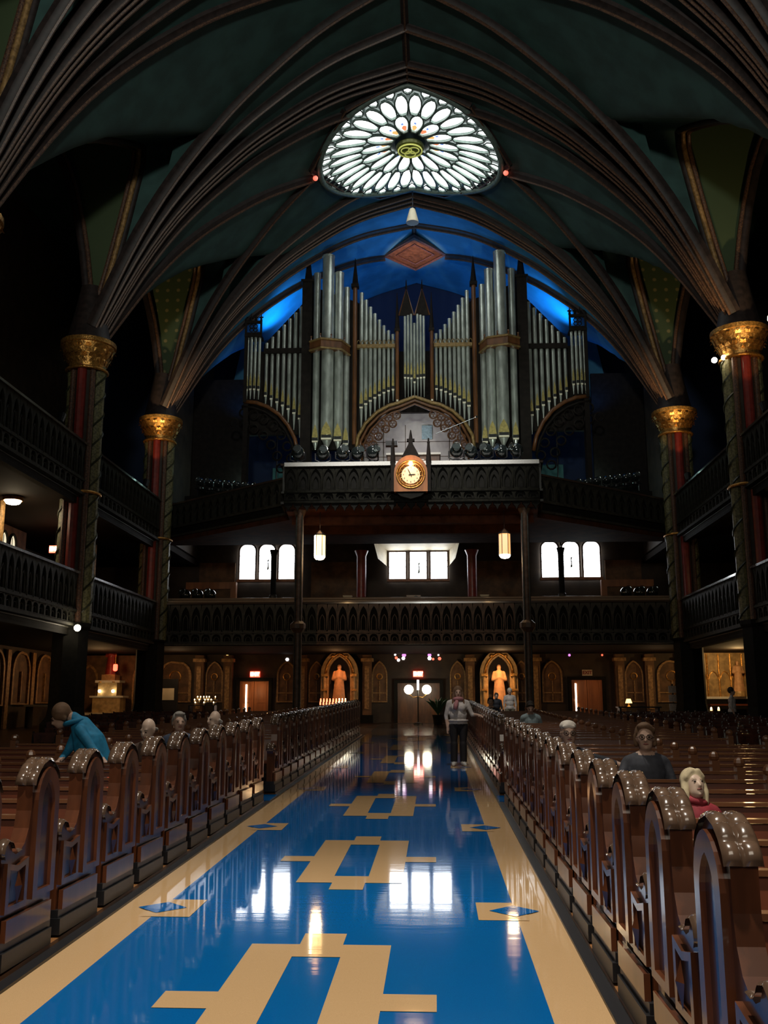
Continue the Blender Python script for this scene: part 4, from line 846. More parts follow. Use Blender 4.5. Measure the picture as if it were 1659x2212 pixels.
# lights under the galleries
for x, y, z, p, c in ((-13.3, 40.5, 3.4, 50, (1.0, 0.55, 0.22)), (13.2, 41.0, 3.7, 110, (1.0, 0.62, 0.25)), (-3.5, 41.8, 3.7, 20, (1.0, 0.5, 0.2)), (3.55, 41.8, 3.7, 40, (1.0, 0.6, 0.28)), (-7.3, 43.3, 2.4, 6, (1.0, 0.55, 0.25)), (7.4, 42.6, 2.6, 7, (1.0, 0.4, 0.15)), (-10.3, 41.5, 3.4, 22, (1.0, 0.6, 0.3)), (10.0, 41.5, 3.2, 18, (1.0, 0.6, 0.3)),
                     (-12.8, 33, 6.9, 22, (1.0, 0.65, 0.3)), (12.8, 33, 6.9, 16, (1.0, 0.65, 0.3)), (-13.5, 27, 2.8, 30, (1.0, 0.6, 0.28))):
    point('aisle_lamp', (x, y, z), p, c, 0.2)
# side gallery window and back wall panels
t = empty('window_4', (-14.5, 33.4, 7.0), kind='structure')
MB().box(-14.66, -14.52, 31.9, 35.2, ZL0+.12, ZU0-.05).build('wall_panel', 'wall_warm', t)
for k in range(3):
    y = 32.5+k*0.72; ol = arch_outline(0.5, 6.95, 7.45, 0.36, 5); m = MB(); m.prism([(y+u, v) for u, v in ol], 'x', -14.52, -14.49); m.build('pane', 'day_dim', t)
    m = MB(); m.ring([(y+u*1.2, 7.35+(v-7.35)*1.12) for u, v in ol], [(y+u, v) for u, v in ol], 'x', -14.52, -14.42); m.build('window_frame', 'carved_dark', t)
    m = MB(); m.box(-14.49, -14.47, y-.25, y+.25, 7.2, 7.23); m.box(-14.49, -14.47, y-.01, y+.01, 6.95, 7.7); m.build('lead_bar', 'lead_dark', t)
for sx in (-1, 1):
    m = MB()
    for k in range(5): y = 22.0+k*3.9; m.box(*sorted((sx*15.7, sx*16.0)), y, y+2.4, 5.0, 7.7)
    tag(m.build('trim_%d' % (8+sx), 'wall_warm'), kind='structure')
    for k, yc in enumerate(YC[1:4]):
        t = empty('gallery_pier', (sx*13.2, yc+0.2, ZL0), 'dark red pier standing back in the %s side gallery, %s from the organ' % ('left' if sx < 0 else 'right', ordw(3-k)), 'pier')
        m = MB(); m.cyl((sx*13.2,yc+.2,ZL0), (sx*13.2,yc+.2,ZU0), 0.22, n=10); m.build('shaft', 'shaft_red', t, smooth=30); m = MB(); m.cyl((sx*12.9,yc+.1,ZL0), (sx*12.9,yc+.1,ZU0), 0.1, n=8); m.build('side_shaft', 'gold_paint', t, smooth=30)
# ================================================================== REAR WALL AT GROUND LEVEL
FR_ = FZ(44)
pil = 0
for x in (-12.2,-9.9,-8.6,-5.2,-2.3,2.3,5.2,8.9,10.2,11.7):
    t = empty('pilaster', (x, 44.1, FR_), 'brown and gold rear wall pilaster, %s from the left' % ordw(pil+1), 'pilaster', 'rear wall pilasters'); pil += 1
    MB().box(x-.2, x+.2, 43.95, 44.29, FR_, 4.0).build('shaft', 'wall_warm', t); MB().box(x-.27, x+.27, 43.85, 44.29, FR_, FR_+.35).build('base', 'carved_dark', t)
    MB().box(x-.1, x+.1, 43.9, 43.96, FR_+.6, 3.5).build('gilt_panel', 'gold_paint', t); MB().box(x-.27, x+.27, 43.85, 44.29, 3.7, 3.85).build('cap', 'gold_paint', t)
for i, (x, w) in enumerate(((-14.9,1.0),(-11.05,1.5),(-9.25,0.8),(-5.95,0.9),(-4.6,0.7),(-1.75,0.7),(1.75,0.7),(4.6,0.7),(5.95,0.9),(9.55,0.8),(11.2,1.3))):
    t = empty('blind_arch_panel', (x, 44.2, FR_+.8), 'gilt blind arch panel on the rear wall, %s from the left' % ordw(i+1), 'wall panel', 'blind arches on the rear wall')
    m = MB(); o_ = [(x+u, v) for u, v in arch_outline(w, FR_+.9, 3.1, .65, 5)]; i_ = [(x+u*.84, v-.03) for u, v in arch_outline(w, FR_+.98, 3.1, .6, 5)]; m.ring(o_, i_, 'y', 44.2, 44.3); m.build('arch_frame', 'gold_paint', t)
    MB().prism(i_, 'y', 44.26, 44.3).build('field', 'wall_warm', t)
    m = MB(); m.tube([(x+.17*w*math.cos(q*PI/6), 44.24, 3.05+.17*w*math.sin(q*PI/6)) for q in range(12)], .03, 4, closed=True); m.build('roundel', 'gold', t)
    m = MB(); m.box(x-.02, x+.02, 44.2, 44.26, FR_+1, 2.85); m.box(x-w*.42, x+w*.42, 44.2, 44.26, 2.3, 2.35); m.build('mullion', 'gold_paint', t)
def door(n, x, w, z1, mat, crack, leafs=2):
    t = empty('door_%d' % n, (x, 44.2, FR_), kind='structure')
    for i in range(leafs):
        xa = x-w/2+i*w/leafs; m = MB(); m.box(xa+.01, xa+w/leafs-.01, 44.12, 44.2, FR_, z1); lf = m.build('leaf', mat, t)
        for k in range(2):
            z0 = FR_+.15+k*(z1-FR_)*.48; z2 = z0+(z1-FR_)*.42; m = MB(); m.ring([(xa+.1,z0),(xa+w/leafs-.1,z0),(xa+w/leafs-.1,z2),(xa+.1,z2)], [(xa+.15,z0+.05),(xa+w/leafs-.15,z0+.05),(xa+w/leafs-.15,z2-.05),(xa+.15,z2-.05)], 'y', 44.10, 44.12); m.build('panel_moulding', mat, lf)
    m = MB(); m.box(x-w/2-.15, x-w/2, 44.05, 44.25, FR_, z1+.15); m.box(x+w/2, x+w/2+.15, 44.05, 44.25, FR_, z1+.15); m.box(x-w/2, x+w/2, 44.05, 44.25, z1, z1+.15); m.build('door_frame', 'carved_dark', t)
    if crack is not None: m = MB(); m.box(crack-.035, crack+.035, 44.085, 44.098, FR_+.05, z1-.15); m.build('light_gap', 'crack', t)
    return t
door(1, -7.40, 1.32, 2.85, 'door_wood', -7.75); door(2, 7.45, 1.35, 2.88, 'door_wood', 6.95); door(3, 0.0, 1.9, 2.75, 'organ_wood', None)
spot('door_light', (-7.2, 42.6, 3.6), (-7.4, 44.2, 1.8), 40, (1.0, 0.55, 0.25), 60, 0.5, 0.1)
# small coloured lights of the porch glass over the doors
k = 0
for x, z, mat, r in ((-1.05,4.02,'white_spot',.05),(-1.0,3.88,'red_glass',.07),(-.9,3.78,'white_spot',.07),(-.65,4.0,'violet_glass',.1),(-.68,3.86,'white_spot',.08),(.5,4.0,'violet_glass',.09),(.5,3.86,'white_spot',.09),(.66,3.82,'red_glass',.06),(.9,4.0,'white_spot',.04),(.95,3.84,'red_glass',.08),(-5.95,3.82,'white_spot',.08),(-8.7,3.95,'lamp_warm',.09),(6.75,3.98,'violet_glass',.06),(8.2,3.98,'red_glass',.05)):
    k += 1; t = empty('coloured_pane', (x, 44.28, z), 'small %s pane of porch glass over the rear doors, %s from the left' % (dict(white_spot='white', red_glass='red', violet_glass='violet', lamp_warm='amber')[mat], ordw(k)), 'glass pane', 'porch glass panes')
    m = MB(); m.prism([(x+r*math.cos(q*PI/3), z+r*math.sin(q*PI/3)) for q in range(6)], 'y', 44.26, 44.3); m.build('pane', mat, t)
    m = MB(); m.tube([(x+r*1.05*math.cos(q*PI/3), 44.27, z+r*1.05*math.sin(q*PI/3)) for q in range(6)], 0.012, 4, closed=True); m.build('frame', 'black', t)
# ---- remesh helper for figures
def capsule(m, a, b, ra, rb, n=10):
    m.ball(a, ra, n, 6); m.ball(b, rb, n, 6)
    if (Vector(a)-Vector(b)).length > 1e-4: m.cyl(a, b, ra, rb, n)
def remesh(m, name, voxel, mats, classify, parent, smooth_it=6):
    me0 = bpy.data.meshes.new('tmp'); me0.from_pydata(m.v, [], m.f); me0.update()
    o = bpy.data.objects.new('tmp', me0); COL.objects.link(o)
    r = o.modifiers.new('r', 'REMESH'); r.mode = 'VOXEL'; r.voxel_size = voxel; r.use_smooth_shade = True
    s = o.modifiers.new('s', 'SMOOTH'); s.factor = 0.5; s.iterations = smooth_it
    me = bpy.data.meshes.new_from_object(o.evaluated_get(bpy.context.evaluated_depsgraph_get())); bpy.data.objects.remove(o); bpy.data.meshes.remove(me0)
    me.name = name; me.materials.clear()
    for k in mats: me.materials.append(MAT[k])
    for p in me.polygons: p.use_smooth = True; p.material_index = classify(p.center)
    ob = bpy.data.objects.new(name, me); COL.objects.link(ob); ob.parent = parent; return ob
def statue(x, y, z, H, mat, label, arms=True):
    t = empty('statue', (x, y, z), label, 'statue'); m = MB(); s = H/1.75
    m.lathe([(0.30*s,0),(0.29*s,0.1*s),(0.24*s,0.6*s),(0.21*s,1.0*s),(0.23*s,1.25*s),(0.20*s,1.42*s),(0.08*s,1.5*s)], (0,0,0), 14)
    m.ball((0,0,1.62*s), 0.115*s, 10, 8, (0.9,1,1.15)); capsule(m, (0,0,1.45*s), (0,0,1.55*s), 0.06*s, 0.06*s)
    for sx in (-1, 1):
        capsule(m, (sx*.2*s,0,1.38*s), (sx*.28*s,-.05*s,1.08*s), .085*s, .08*s); capsule(m, (sx*.28*s,-.05*s,1.08*s), (sx*.06*s,-.2*s,1.16*s), .08*s, .045*s)
        capsule(m, (sx*.06*s,-.2*s,1.16*s), (sx*.0,-.22*s,1.2*s), .04*s, .03*s)
        for k in range(4): capsule(m, (sx*(.1+.06*k)*s,-.2*s+.03*k*s,0.02), (sx*(.05+.05*k)*s,-.16*s+.03*k*s,.95*s), .04*s, .02*s, 6)
    remesh(m, 'figure', 0.028*s, [mat], lambda c: 0, t)
    m = MB(); m.lathe([(0.36*s,-.2),(0.36*s,-.06),(0.33*s,0.02)], (x,y,z), 12); m.build('pedestal', 'plaster_gold', t); return t
def niche(x, y, z0, w, spring, rise, label):
    t = empty('niche', (x, y, z0), label, 'niche'); n = 6
    inn = arch_outline(w, z0, spring, rise, n); out = arch_outline(w*1.75, z0, spring, rise*1.45, n)
    m = MB(); m.ring([(x+u,v) for u,v in out], [(x+u,v) for u,v in inn], 'y', y, y+.3); m.build('surround', 'plaster_gold', t)
    m = MB(); m.prism([(x+u,v) for u,v in inn], 'y', y+.45, y+.5); m.build('recess', 'niche_dark', t)
    for s in (-1, 1):
        m = MB(); m.cyl((x+s*w*.68,y-.1,z0), (x+s*w*.68,y-.1,spring-.1), .07, n=10); c = m.build('colonnette', 'plaster_gold', t, smooth=30)
        m = MB(); m.box(x+s*w*.68-.14, x+s*w*.68+.14, y-.22, y+.05, spring-.12, spring); m.box(x+s*w*.68-.12, x+s*w*.68+.12, y-.2, y+.04, spring-.75, spring-.66); m.build('capital', 'gold', c)
    m = MB(); P = arch_pts(w*1.28, spring, rise*1.18, n); m.tube([(x+u, y-.06, v) for u, v in P], .06, 5); m.build('arch_moulding', 'gold', t, smooth=0)
    m = MB(); zt = spring+rise*1.45; m.ball((x,y-.05,zt-.06), .12, 8, 6); m.ball((x,y-.05,zt+.12), .08, 8, 6); m.ball((x-.3,y-.05,zt-.32), .1, 8, 6); m.ball((x+.3,y-.05,zt-.32), .1, 8, 6); m.build('crocket', 'gold', t, smooth=0)
    return t
niche(-3.5, 43.6, FR_+.1, 0.95, 3.15, 0.75, 'gilt arched niche left of the middle door'); niche(3.55, 43.6, FR_+.1, 0.95, 3.15, 0.75, 'gilt arched niche right of the middle door')
statue(-3.5, 43.55, 1.85, 1.72, 'stone', 'orange-lit robed statue with folded arms in the niche left of the door'); statue(3.55, 43.55, 1.8, 1.75, 'stone', 'brightly lit robed statue in the niche right of the door')
for x, z, e, c in ((-3.5,1.2,75,(1.0,.36,.12)),(3.55,1.2,200,(1.0,.48,.18))):
    spot('niche_spot', (x, 42.3, 3.9), (x, 43.6, 2.6), e, c, 55, 0.6, 0.06)
# ---- left altar
t = empty('side_altar', (-13.7, 43.2, FR_), 'stepped side altar lit warm at the back of the left aisle', 'altar')
for i, (w, z0, z1, mt) in enumerate(((1.25,0,.35,'plaster_gold'),(1.15,.35,.45,'cream'),(.62,.45,1.1,'plaster_gold'),(.75,1.1,1.18,'cream'),(.42,1.18,1.75,'plaster_gold'),(.55,1.75,1.85,'cream'),(.3,1.85,2.1,'plaster_gold'))):
    MB().box(-13.7-w, -13.7+w, 43.0-.3*w, 43.6, FR_+z0, FR_+z1).build('tier', mt, t)
MB().box(-15.6, -12.4, 43.9, 44.2, FR_, 4.0).build('back_panel', 'wall_warm', t)
for sx in (-1,1):
    m = MB(); m.ring([(-13.7+sx*1.2+u,v) for u,v in arch_outline(.8,FR_+.5,3.0,.6,4)], [(-13.7+sx*1.2+u*.8,v*.97) for u,v in arch_outline(.8,FR_+.5,3.0,.6,4)], 'y', 43.85, 43.9); m.build('blind_arch', 'gold_paint', t)
statue(-13.7, 43.2, FR_+2.1, 1.35, 'shaft_red', 'red-robed statue on the stepped side altar')
for sx, nm in ((-1,'left'),(1,'right')):
    t = empty('altar_lamp', (-13.7+sx*.3, 42.9, FR_+1.85), 'small glowing %s lamp on the side altar' % nm, 'lamp'); m = MB(); m.cyl((-13.7+sx*.3,42.75,FR_+1.75), (-13.7+sx*.3,42.75,FR_+1.8), .06, n=8); m.build('base', 'gold', t); m = MB(); m.ball((-13.7+sx*.3,42.75,FR_+1.38), .07, 8, 6); m.build('bulb', 'lamp_core', t)
t = empty('sanctuary_lamp', (-13.3, 42.6, 3.3), 'glowing red lamp before the side altar statue', 'lamp'); m = MB(); m.lathe([(.05,3.25),(.1,3.3),(.1,3.5),(.08,3.55)], (-13.3,42.6,0), 8); m.build('glass', 'exit_red', t); m = MB(); m.cyl((-13.3,42.6,3.55), (-13.3,42.6,4.0), .01, n=4); m.build('chain', 'gold', t)
# ---- right shrine
t = empty('gilt_shrine', (13.75, 43.9, FR_), 'gold panelled shrine wall lit brightly at the back of the right aisle', 'shrine')
MB().box(12.0, 15.6, 44.0, 44.25, 2.1, 4.05).build('gold_panel', 'plaster_gold', t); MB().box(12.0, 15.6, 43.9, 44.25, FR_, 2.1).build('dado', 'carved_dark', t); MB().box(12.0, 15.6, 43.85, 44.0, 2.05, 2.15).build('ledge', 'rail_white', t)
for i in range(7):
    x = 12.2+i*.5; m = MB(); m.cyl((x,43.97,2.15), (x,43.97,4.0), .035, n=6); m.build('rib', 'gold', t)
    m = MB(); P = arch_pts(.42, 2.9, .35, 4); m.tube([(x+.25+u, 43.97, v) for u, v in P], .03, 4); m.build('blind_arch', 'gold', t)
statue(13.9, 43.6, 2.35, 1.35, 'stone', 'orange-lit statue standing before the gold shrine wall'); MB()
t = empty('shrine_table', (13.4, 43.3, FR_), 'small dark candle table under the gold shrine', 'table'); MB().box(12.5, 14.3, 43.1, 43.6, FR_+.75, FR_+.82).build('top', 'pew_back', t)
for x in (12.6,14.2): MB().box(x-.05,x+.05,43.2,43.5,FR_,FR_+.75).build('leg','pew_wood',t)
# ---- blind arches on the side walls near the back
for sx in (-1, 1):
    for i, y in enumerate((34.0, 36.4, 38.8, 41.2)):
        t = empty('blind_arch_panel', (sx*15.9, y, FZ(y)+.8), 'gilt blind arch panel on the %s side wall, %s from the back' % ('left' if sx < 0 else 'right', ordw(4-i)), 'wall panel', 'blind arches on the side walls')
        o_ = [(y+u, v) for u, v in arch_outline(1.7, FZ(y)+.9, 3.1, .8, 5)]; i_ = [(y+u*.84, v-.03) for u, v in arch_outline(1.7, FZ(y)+.98, 3.1, .74, 5)]; d0, d1 = sorted((sx*15.85, sx*16.0))
        m = MB(); m.ring(o_, i_, 'x', d0, d1); m.build('arch_frame', 'gold_paint', t)
        d0, d1 = sorted((sx*15.93, sx*16.0)); MB().prism(i_, 'x', d0, d1).build('field', 'wall_warm', t)
        m = MB(); d0, d1 = sorted((sx*15.84, sx*15.93)); m.box(d0, d1, y-.04, y+.04, FZ(y)+1, 3.1); m.box(d0, d1, y+1.0, y+1.3, FZ(y), 3.9); m.build('mullion', 'gold_paint', t)
t = empty('side_table', (-14.6, 38.9, FZ(38.9)), 'dark side table with a pale cloth by the left wall', 'table')
MB().box(-15.6, -13.6, 38.6, 39.3, FZ(39)+.82, FZ(39)+.9).build('top', 'cream', t)
for x in (-15.5,-13.7): MB().box(x-.05, x+.05, 38.7, 39.2, FZ(39)+.0, FZ(39)+.82).build('leg', 'carved_dark', t)
# ---- candles
def candle(x, y, z, label, group, mat='flame', body='cream', h=0.09, r=0.03):
    t = empty('votive_candle', (x, y, z), label, 'candle', group); m = MB(); m.cyl((x,y,z), (x,y,z+h), r, n=7); m.build('holder', body, t); m = MB(); m.ball((x,y,z+h+.025), r*0.75, 6, 5, (1,1,1.4)); m.build('flame', mat, t)
def rack(x0, x1, y, z, rows, label):
    t = empty('candle_rack', ((x0+x1)/2, y, FZ(y)), label, 'candle rack')
    for j in range(rows): MB().box(x0, x1, y+j*.16, y+j*.16+.14, z+j*.12-.03, z+j*.12).build('shelf', 'black', t)
    for x in (x0+.05, x1-.05): MB().box(x-.03, x+.03, y, y+.16*rows, FZ(y), z).build('leg', 'black', t)
rack(-9.75, -8.6, 41.6, 1.78, 3, 'black tiered rack of white candles by the left rear wall'); rack(-3.95, -2.8, 39.6, 1.78, 2, 'black rack of red candles before the left statue'); rack(11.4, 12.6, 41.5, 1.55, 1, 'low rack with a few candles by the right aisle column')
for j in range(3):
    for i in range(9):
        if random.random() < (0.45 if i < 5 else 0.12): continue
        candle(-9.68+i*.125+random.uniform(-.03,.03), 41.65+j*.16+random.uniform(-.03,.03), 1.78+j*.12, 'white candle on the left rear rack, %s tier, %s from the left' % (('lowest','middle','top')[j], ordw(i+1)), 'white votive candles')
for j in range(2):
    for i in range(9): candle(-3.88+i*.125, 39.66+j*.16, 1.78+j*.12, 'red glass candle before the left statue, %s tier, %s from the left' % (('lower','upper')[j], ordw(i+1)), 'red votive candles', 'flame' if i > 5 else 'flame_red', 'flame_red')
for i in range(4): candle(11.5+i*.3, 41.55, 1.55, 'amber candle on the low right aisle rack, %s from the left' % ordw(i+1), 'amber votive candles', 'flame', 'lamp_warm', .08, .045)
# ---- odd furniture at the back
t = empty('notice_stand', (10.2, 40, FZ(40)), 'white leaflet stand lit beside the right column', 'stand')
for k in range(3): MB().box(10.05, 10.4, 40.0, 40.06, 1.55+k*.35, 1.83+k*.35).build('leaflet', 'white_cloth', t)
MB().box(10.2, 10.25, 40.06, 40.1, FZ(40), 2.6).build('post', 'black', t); MB().box(10.0, 10.45, 39.9, 40.3, FZ(40), FZ(40)+.05).build('foot', 'black', t)
t = empty('table_lamp', (8.45, 40, 1.5), 'small glowing lamp on a dark table in the right rear corner', 'lamp'); m = MB(); m.lathe([(.08,FZ(40)+.8),(.03,FZ(40)+.85),(.03,1.85)], (8.45,40,0), 8); m.build('base', 'gold', t); m = MB(); m.lathe([(.14,1.85),(.08,2.02)], (8.45,40,0), 10); m.build('shade', 'lamp_warm', t)
t = empty('dark_table', (8.8, 40.1, FZ(40)), 'dark table at the back of the nave on the right', 'table'); MB().box(8.0, 9.7, 39.8, 40.5, FZ(40)+.75, FZ(40)+.8).build('top', 'black', t)
for x in (8.1,9.6): MB().box(x-.04,x+.04,39.9,40.4,FZ(40),FZ(40)+.75).build('leg','black',t)
t = empty('display_case', (-10.9, 42.2, FZ(42)), 'tall dark display frame holding a lit notice by the left rear wall', 'display'); MB().box(-11.4, -10.4, 42.3, 42.4, FZ(42), 2.9).build('frame', 'black', t); MB().box(-11.25, -10.55, 42.27, 42.3, 2.0, 2.5).build('notice', 'cream', t)
t = empty('potted_palm', (0.85, 41.8, FZ(41.8)), 'dark green potted plant beside the middle door', 'plant'); m = MB(); m.lathe([(.18,0),(.24,.4),(.26,.42)], (.85,41.8,FZ(41.8)), 10); m.build('pot', 'carved_dark', t)
for k in range(14):
    a = k*2.4; m = MB(); L = .5+.3*((k*37) % 10)/10; P = [(.85+L*s*math.cos(a)*.7, 41.8+L*s*math.sin(a)*.7, FZ(41.8)+.42+1.0*s-.55*s*s*L) for s in (0,.35,.7,1.0)]; m.tube(P, [.02,.07,.06,.01], 4); m.build('leaf', 'leaf', t)
t = empty('potted_palm', (-14.9, 41.5, FZ(41.5)), 'dark green potted plant at the left of the side altar', 'plant'); m = MB(); m.lathe([(.2,0),(.26,.4)], (-14.9,41.5,FZ(41.5)), 10); m.build('pot', 'carved_dark', t)
for k in range(14):
    a = k*2.4; m = MB(); L = .6+.3*((k*37) % 10)/10; P = [(-14.9+L*s*math.cos(a)*.7, 41.5+L*s*math.sin(a)*.7, FZ(41.5)+.4+1.1*s-.5*s*s*L) for s in (0,.35,.7,1.0)]; m.tube(P, [.02,.07,.06,.01], 4); m.build('leaf', 'leaf', t)
# ================================================================== PEWS
XE = 1.73; PL = 3.62     # pew end at +-XE, pew length
def pew_proto(sx):
    """local frame: x from the aisle end outward (times sx), y = 0 at the back, front towards -y, z = 0 on the platform"""
    t = empty('pew', (0,0,0))
    def X(a, b): return tuple(sorted((sx*a, sx*b)))
    # aisle end
    prof_ = [(-.70,.14),(-.70,.56),(-.72,.60),(-.71,.66),(-.66,.69),(-.60,.675),(-.57,.63),(-.52,.61),(-.46,.62),(-.40,.66),(-.355,.74),(-.335,.84),(-.335,1.0),(-.30,1.06),(-.23,1.11),(-.14,1.135),(-.05,1.11),(.02,1.06),(.055,1.0),(.055,.14)]
    m = MB(); m.prism(prof_, 'x', *X(.01,.105)); end = m.build('end_panel', 'pew_wood', t)
    m = MB(); m.box(*X(-.035,.14), -.72, .0, 0, .10); m.box(*X(-.015,.12), -.71, .02, .10, .15); m.build('plinth', 'pew_base', t)
    m = MB(); m.box(*X(-.03,.0), -.68, -.02, .15, .27); m.build('base_moulding', 'pew_wood', t)
    # moulded gothic panel on the aisle face
    oa = [(-.14+u, v) for u, v in arch_outline(.34, .32, .90, .19, 6)]; ia = [(-.14+u, v) for u, v in arch_outline(.20, .36, .86, .15, 6)]
    m = MB(); m.ring(oa, ia, 'x', *X(-.022,.012)); m.build('panel_moulding', 'pew_wood', end)
    m = MB(); m.prism(ia, 'x', *X(.0,.011)); m.build('recessed_panel', 'pew_panel', end)
    oa = [(-.53,.30),(-.68,.30),(-.68,.58),(-.53,.55),(-.38,.58),(-.38,.30)]; cx, cz = -.53, .43; ia = [(cx+(u-cx)*.72, cz+(v-cz)*.72) for u, v in oa]
    m = MB(); m.ring(oa, ia, 'x', *X(-.015,.012)); m.build('lower_moulding', 'pew_wood', end)
    m = MB(); m.add([(sx*p, -.53+q, r) for p, q, r in ((-.02,0,.52),(-.02,.045,.44),(-.02,0,.33),(-.02,-.045,.44),(-.045,0,.44))], [(0,1,4),(1,2,4),(2,3,4),(3,0,4)]); m.build('carved_leaf', 'pew_wood', end)
    # capping with two rows of three rolls
    def caprow(P, x0, x1, amp, seg):
        n = 24; m = MB(); vs = []; k = 9
        L = [0]
        for i in range(1, len(P)): L.append(L[-1]+math.hypot(P[i][0]-P[i-1][0], P[i][1]-P[i-1][1]))
        for i in range(n+1):
            s = L[-1]*i/n; y = interp(s, L, [p[0] for p in P]); z = interp(s, L, [p[1] for p in P]); y2 = interp(min(s+.01, L[-1]), L, [p[0] for p in P]); z2 = interp(min(s+.01, L[-1]), L, [p[1] for p in P])
            y1 = interp(max(s-.01, 0), L, [p[0] for p in P]); z1 = interp(max(s-.01, 0), L, [p[1] for p in P])
            ty, tz = y2-y1, z2-z1; q = math.hypot(ty, tz) or 1; ny, nz = -tz/q, ty/q
            if nz < -0.3: ny, nz = -ny, -nz
            bl = abs(math.sin(PI*seg*i/n))**.5
            for j in range(k):
                a = j/(k-1); x = x0+(x1-x0)*a; hb = amp*(0.35+0.65*bl)*math.sqrt(max(0, 1-(2*a-1)**2)); vs.append((sx*x, y+ny*hb, z+nz*hb))
        m.add(vs, [(i*k+j, i*k+j+1, (i+1)*k+j+1, (i+1)*k+j) for i in range(n) for j in range(k-1)]); return m
    fr = [(-.34,.99),(-.325,1.03),(-.29,1.07),(-.23,1.112),(-.14,1.137)]; bk = [(-.14,1.137),(-.05,1.112),(.02,1.062),(.06,1.0)]
    for (a, b) in ((-.012,.055),(.055,.125)):
        caprow(fr, a, b, .026, 3).build('cap_roll', 'pew_cap', t, smooth=0); caprow(bk, a, b, .026, 2).build('cap_roll', 'pew_cap', t, smooth=0)
    sc = [(-.70,.60),(-.715,.63),(-.70,.675),(-.66,.70),(-.60,.685),(-.565,.64),(-.53,.625),(-.47,.632)]
    for (a, b) in ((-.008,.055),(.055,.12)): caprow(sc, a, b, .02, 2).build('arm_scroll', 'pew_cap', t, smooth=0)
    # seat and back, in two lengths either side of the dividing post
    for a, b in ((.10, 1.92), (1.98, PL)):
        m = MB(); m.add([(sx*x, y, z) for x in (a, b) for y, z in ((-.075,.42),(-.045,.42),(.035,.75),(.0,.75))], [(0,1,2,3),(4,7,6,5),(0,4,5,1),(1,5,6,2),(2,6,7,3),(3,7,4,0)]); m.build('backrest', 'pew_back', t)
        MB().box(*X(a,b), -.02, .05, .755, .78).build('top_rail', 'pew_rail', t)
        MB().box(*X(a,b), -.47, -.03, .40, .435).build('seat', 'pew_back', t)
        MB().box(*X(a,b), -.43, -.40, .28, .40).build('seat_front', 'pew_panel', t)
    for xx in (1.95, PL):
        m = MB(); m.box(*X(xx-.04,xx+.04), -.06, .05, .0, .82); m.ball((sx*xx, 0, .86), .055, 8, 6); pst = m.build('dividing_post', 'pew_rail', t)
        m = MB(); m.box(*X(xx-.025,xx+.025), -.46, -.05, .02, .58); m.build('divider_panel', 'pew_wood', t)
    return t
for sx in (-1, 1):
    pr = pew_proto(sx); first = True; n = 0; sd = 'left' if sx < 0 else 'right'
    for k in range(1 if sx > 0 else 2, 35):
        if k == 14: continue
        y = 3.0 + 0.86*k; n += 1
        o = pr if first else copy_tree(pr); first = False
        o.location = (sx*XE, y, FZ(y)+0.045); tag(o, 'varnished brown pew with arched end, %s from the front on the %s of the aisle' % (ordw(n), sd), 'pew', 'pews on the %s of the aisle' % sd)
# ================================================================== SIDE CHAIRS
def chair_proto():
    t = empty('side_chair', (0,0,0))
    MB().box(-.21,.21,-.22,.2,.43,.46).build('seat','pew_back',t)
    for x in (-.19,.19):
        m = MB(); m.cyl((x,-.2,0),(x,-.2,.43),.02,n=6); m.build('leg','black',t)
        m = MB(); m.cyl((x,.24,0),(x,.19,.43),.02,n=6); m.cyl((x,.19,.43),(x,.25,.88),.02,n=6); m.build('back_leg','black',t)
    m = MB(); m.box(-.2,.2,.225,.25,.70,.86); m.build('back_rail','pew_panel',t)
    m = MB(); m.box(-.2,.2,.20,.22,.54,.60); m.build('lower_rail','pew_panel',t)
    return t
cp = chair_proto(); first = True
for sx in (-1, 1):
    for j in range(17):
        for i in range(6):
            y = 14.5+j*1.0; x = sx*(5.95+i*.58)
            if x/sx-0.75*sx > (y*0.37+0.6): continue
            o = cp if first else copy_tree(cp); first = False
            o.location = (x, y+.1*((i*3+j) % 3-1), FZ(y)+.0); o.rotation_euler = (0,0,(((i*5+j*7) % 5)-2)*.06)
            tag(o, 'dark wooden chair on the %s, %s row, %s seat out from the pews' % ('left' if sx < 0 else 'right', ordw(j+1), ordw(i+1)), 'chair', 'chairs on the %s outside the pews' % ('left' if sx < 0 else 'right'))
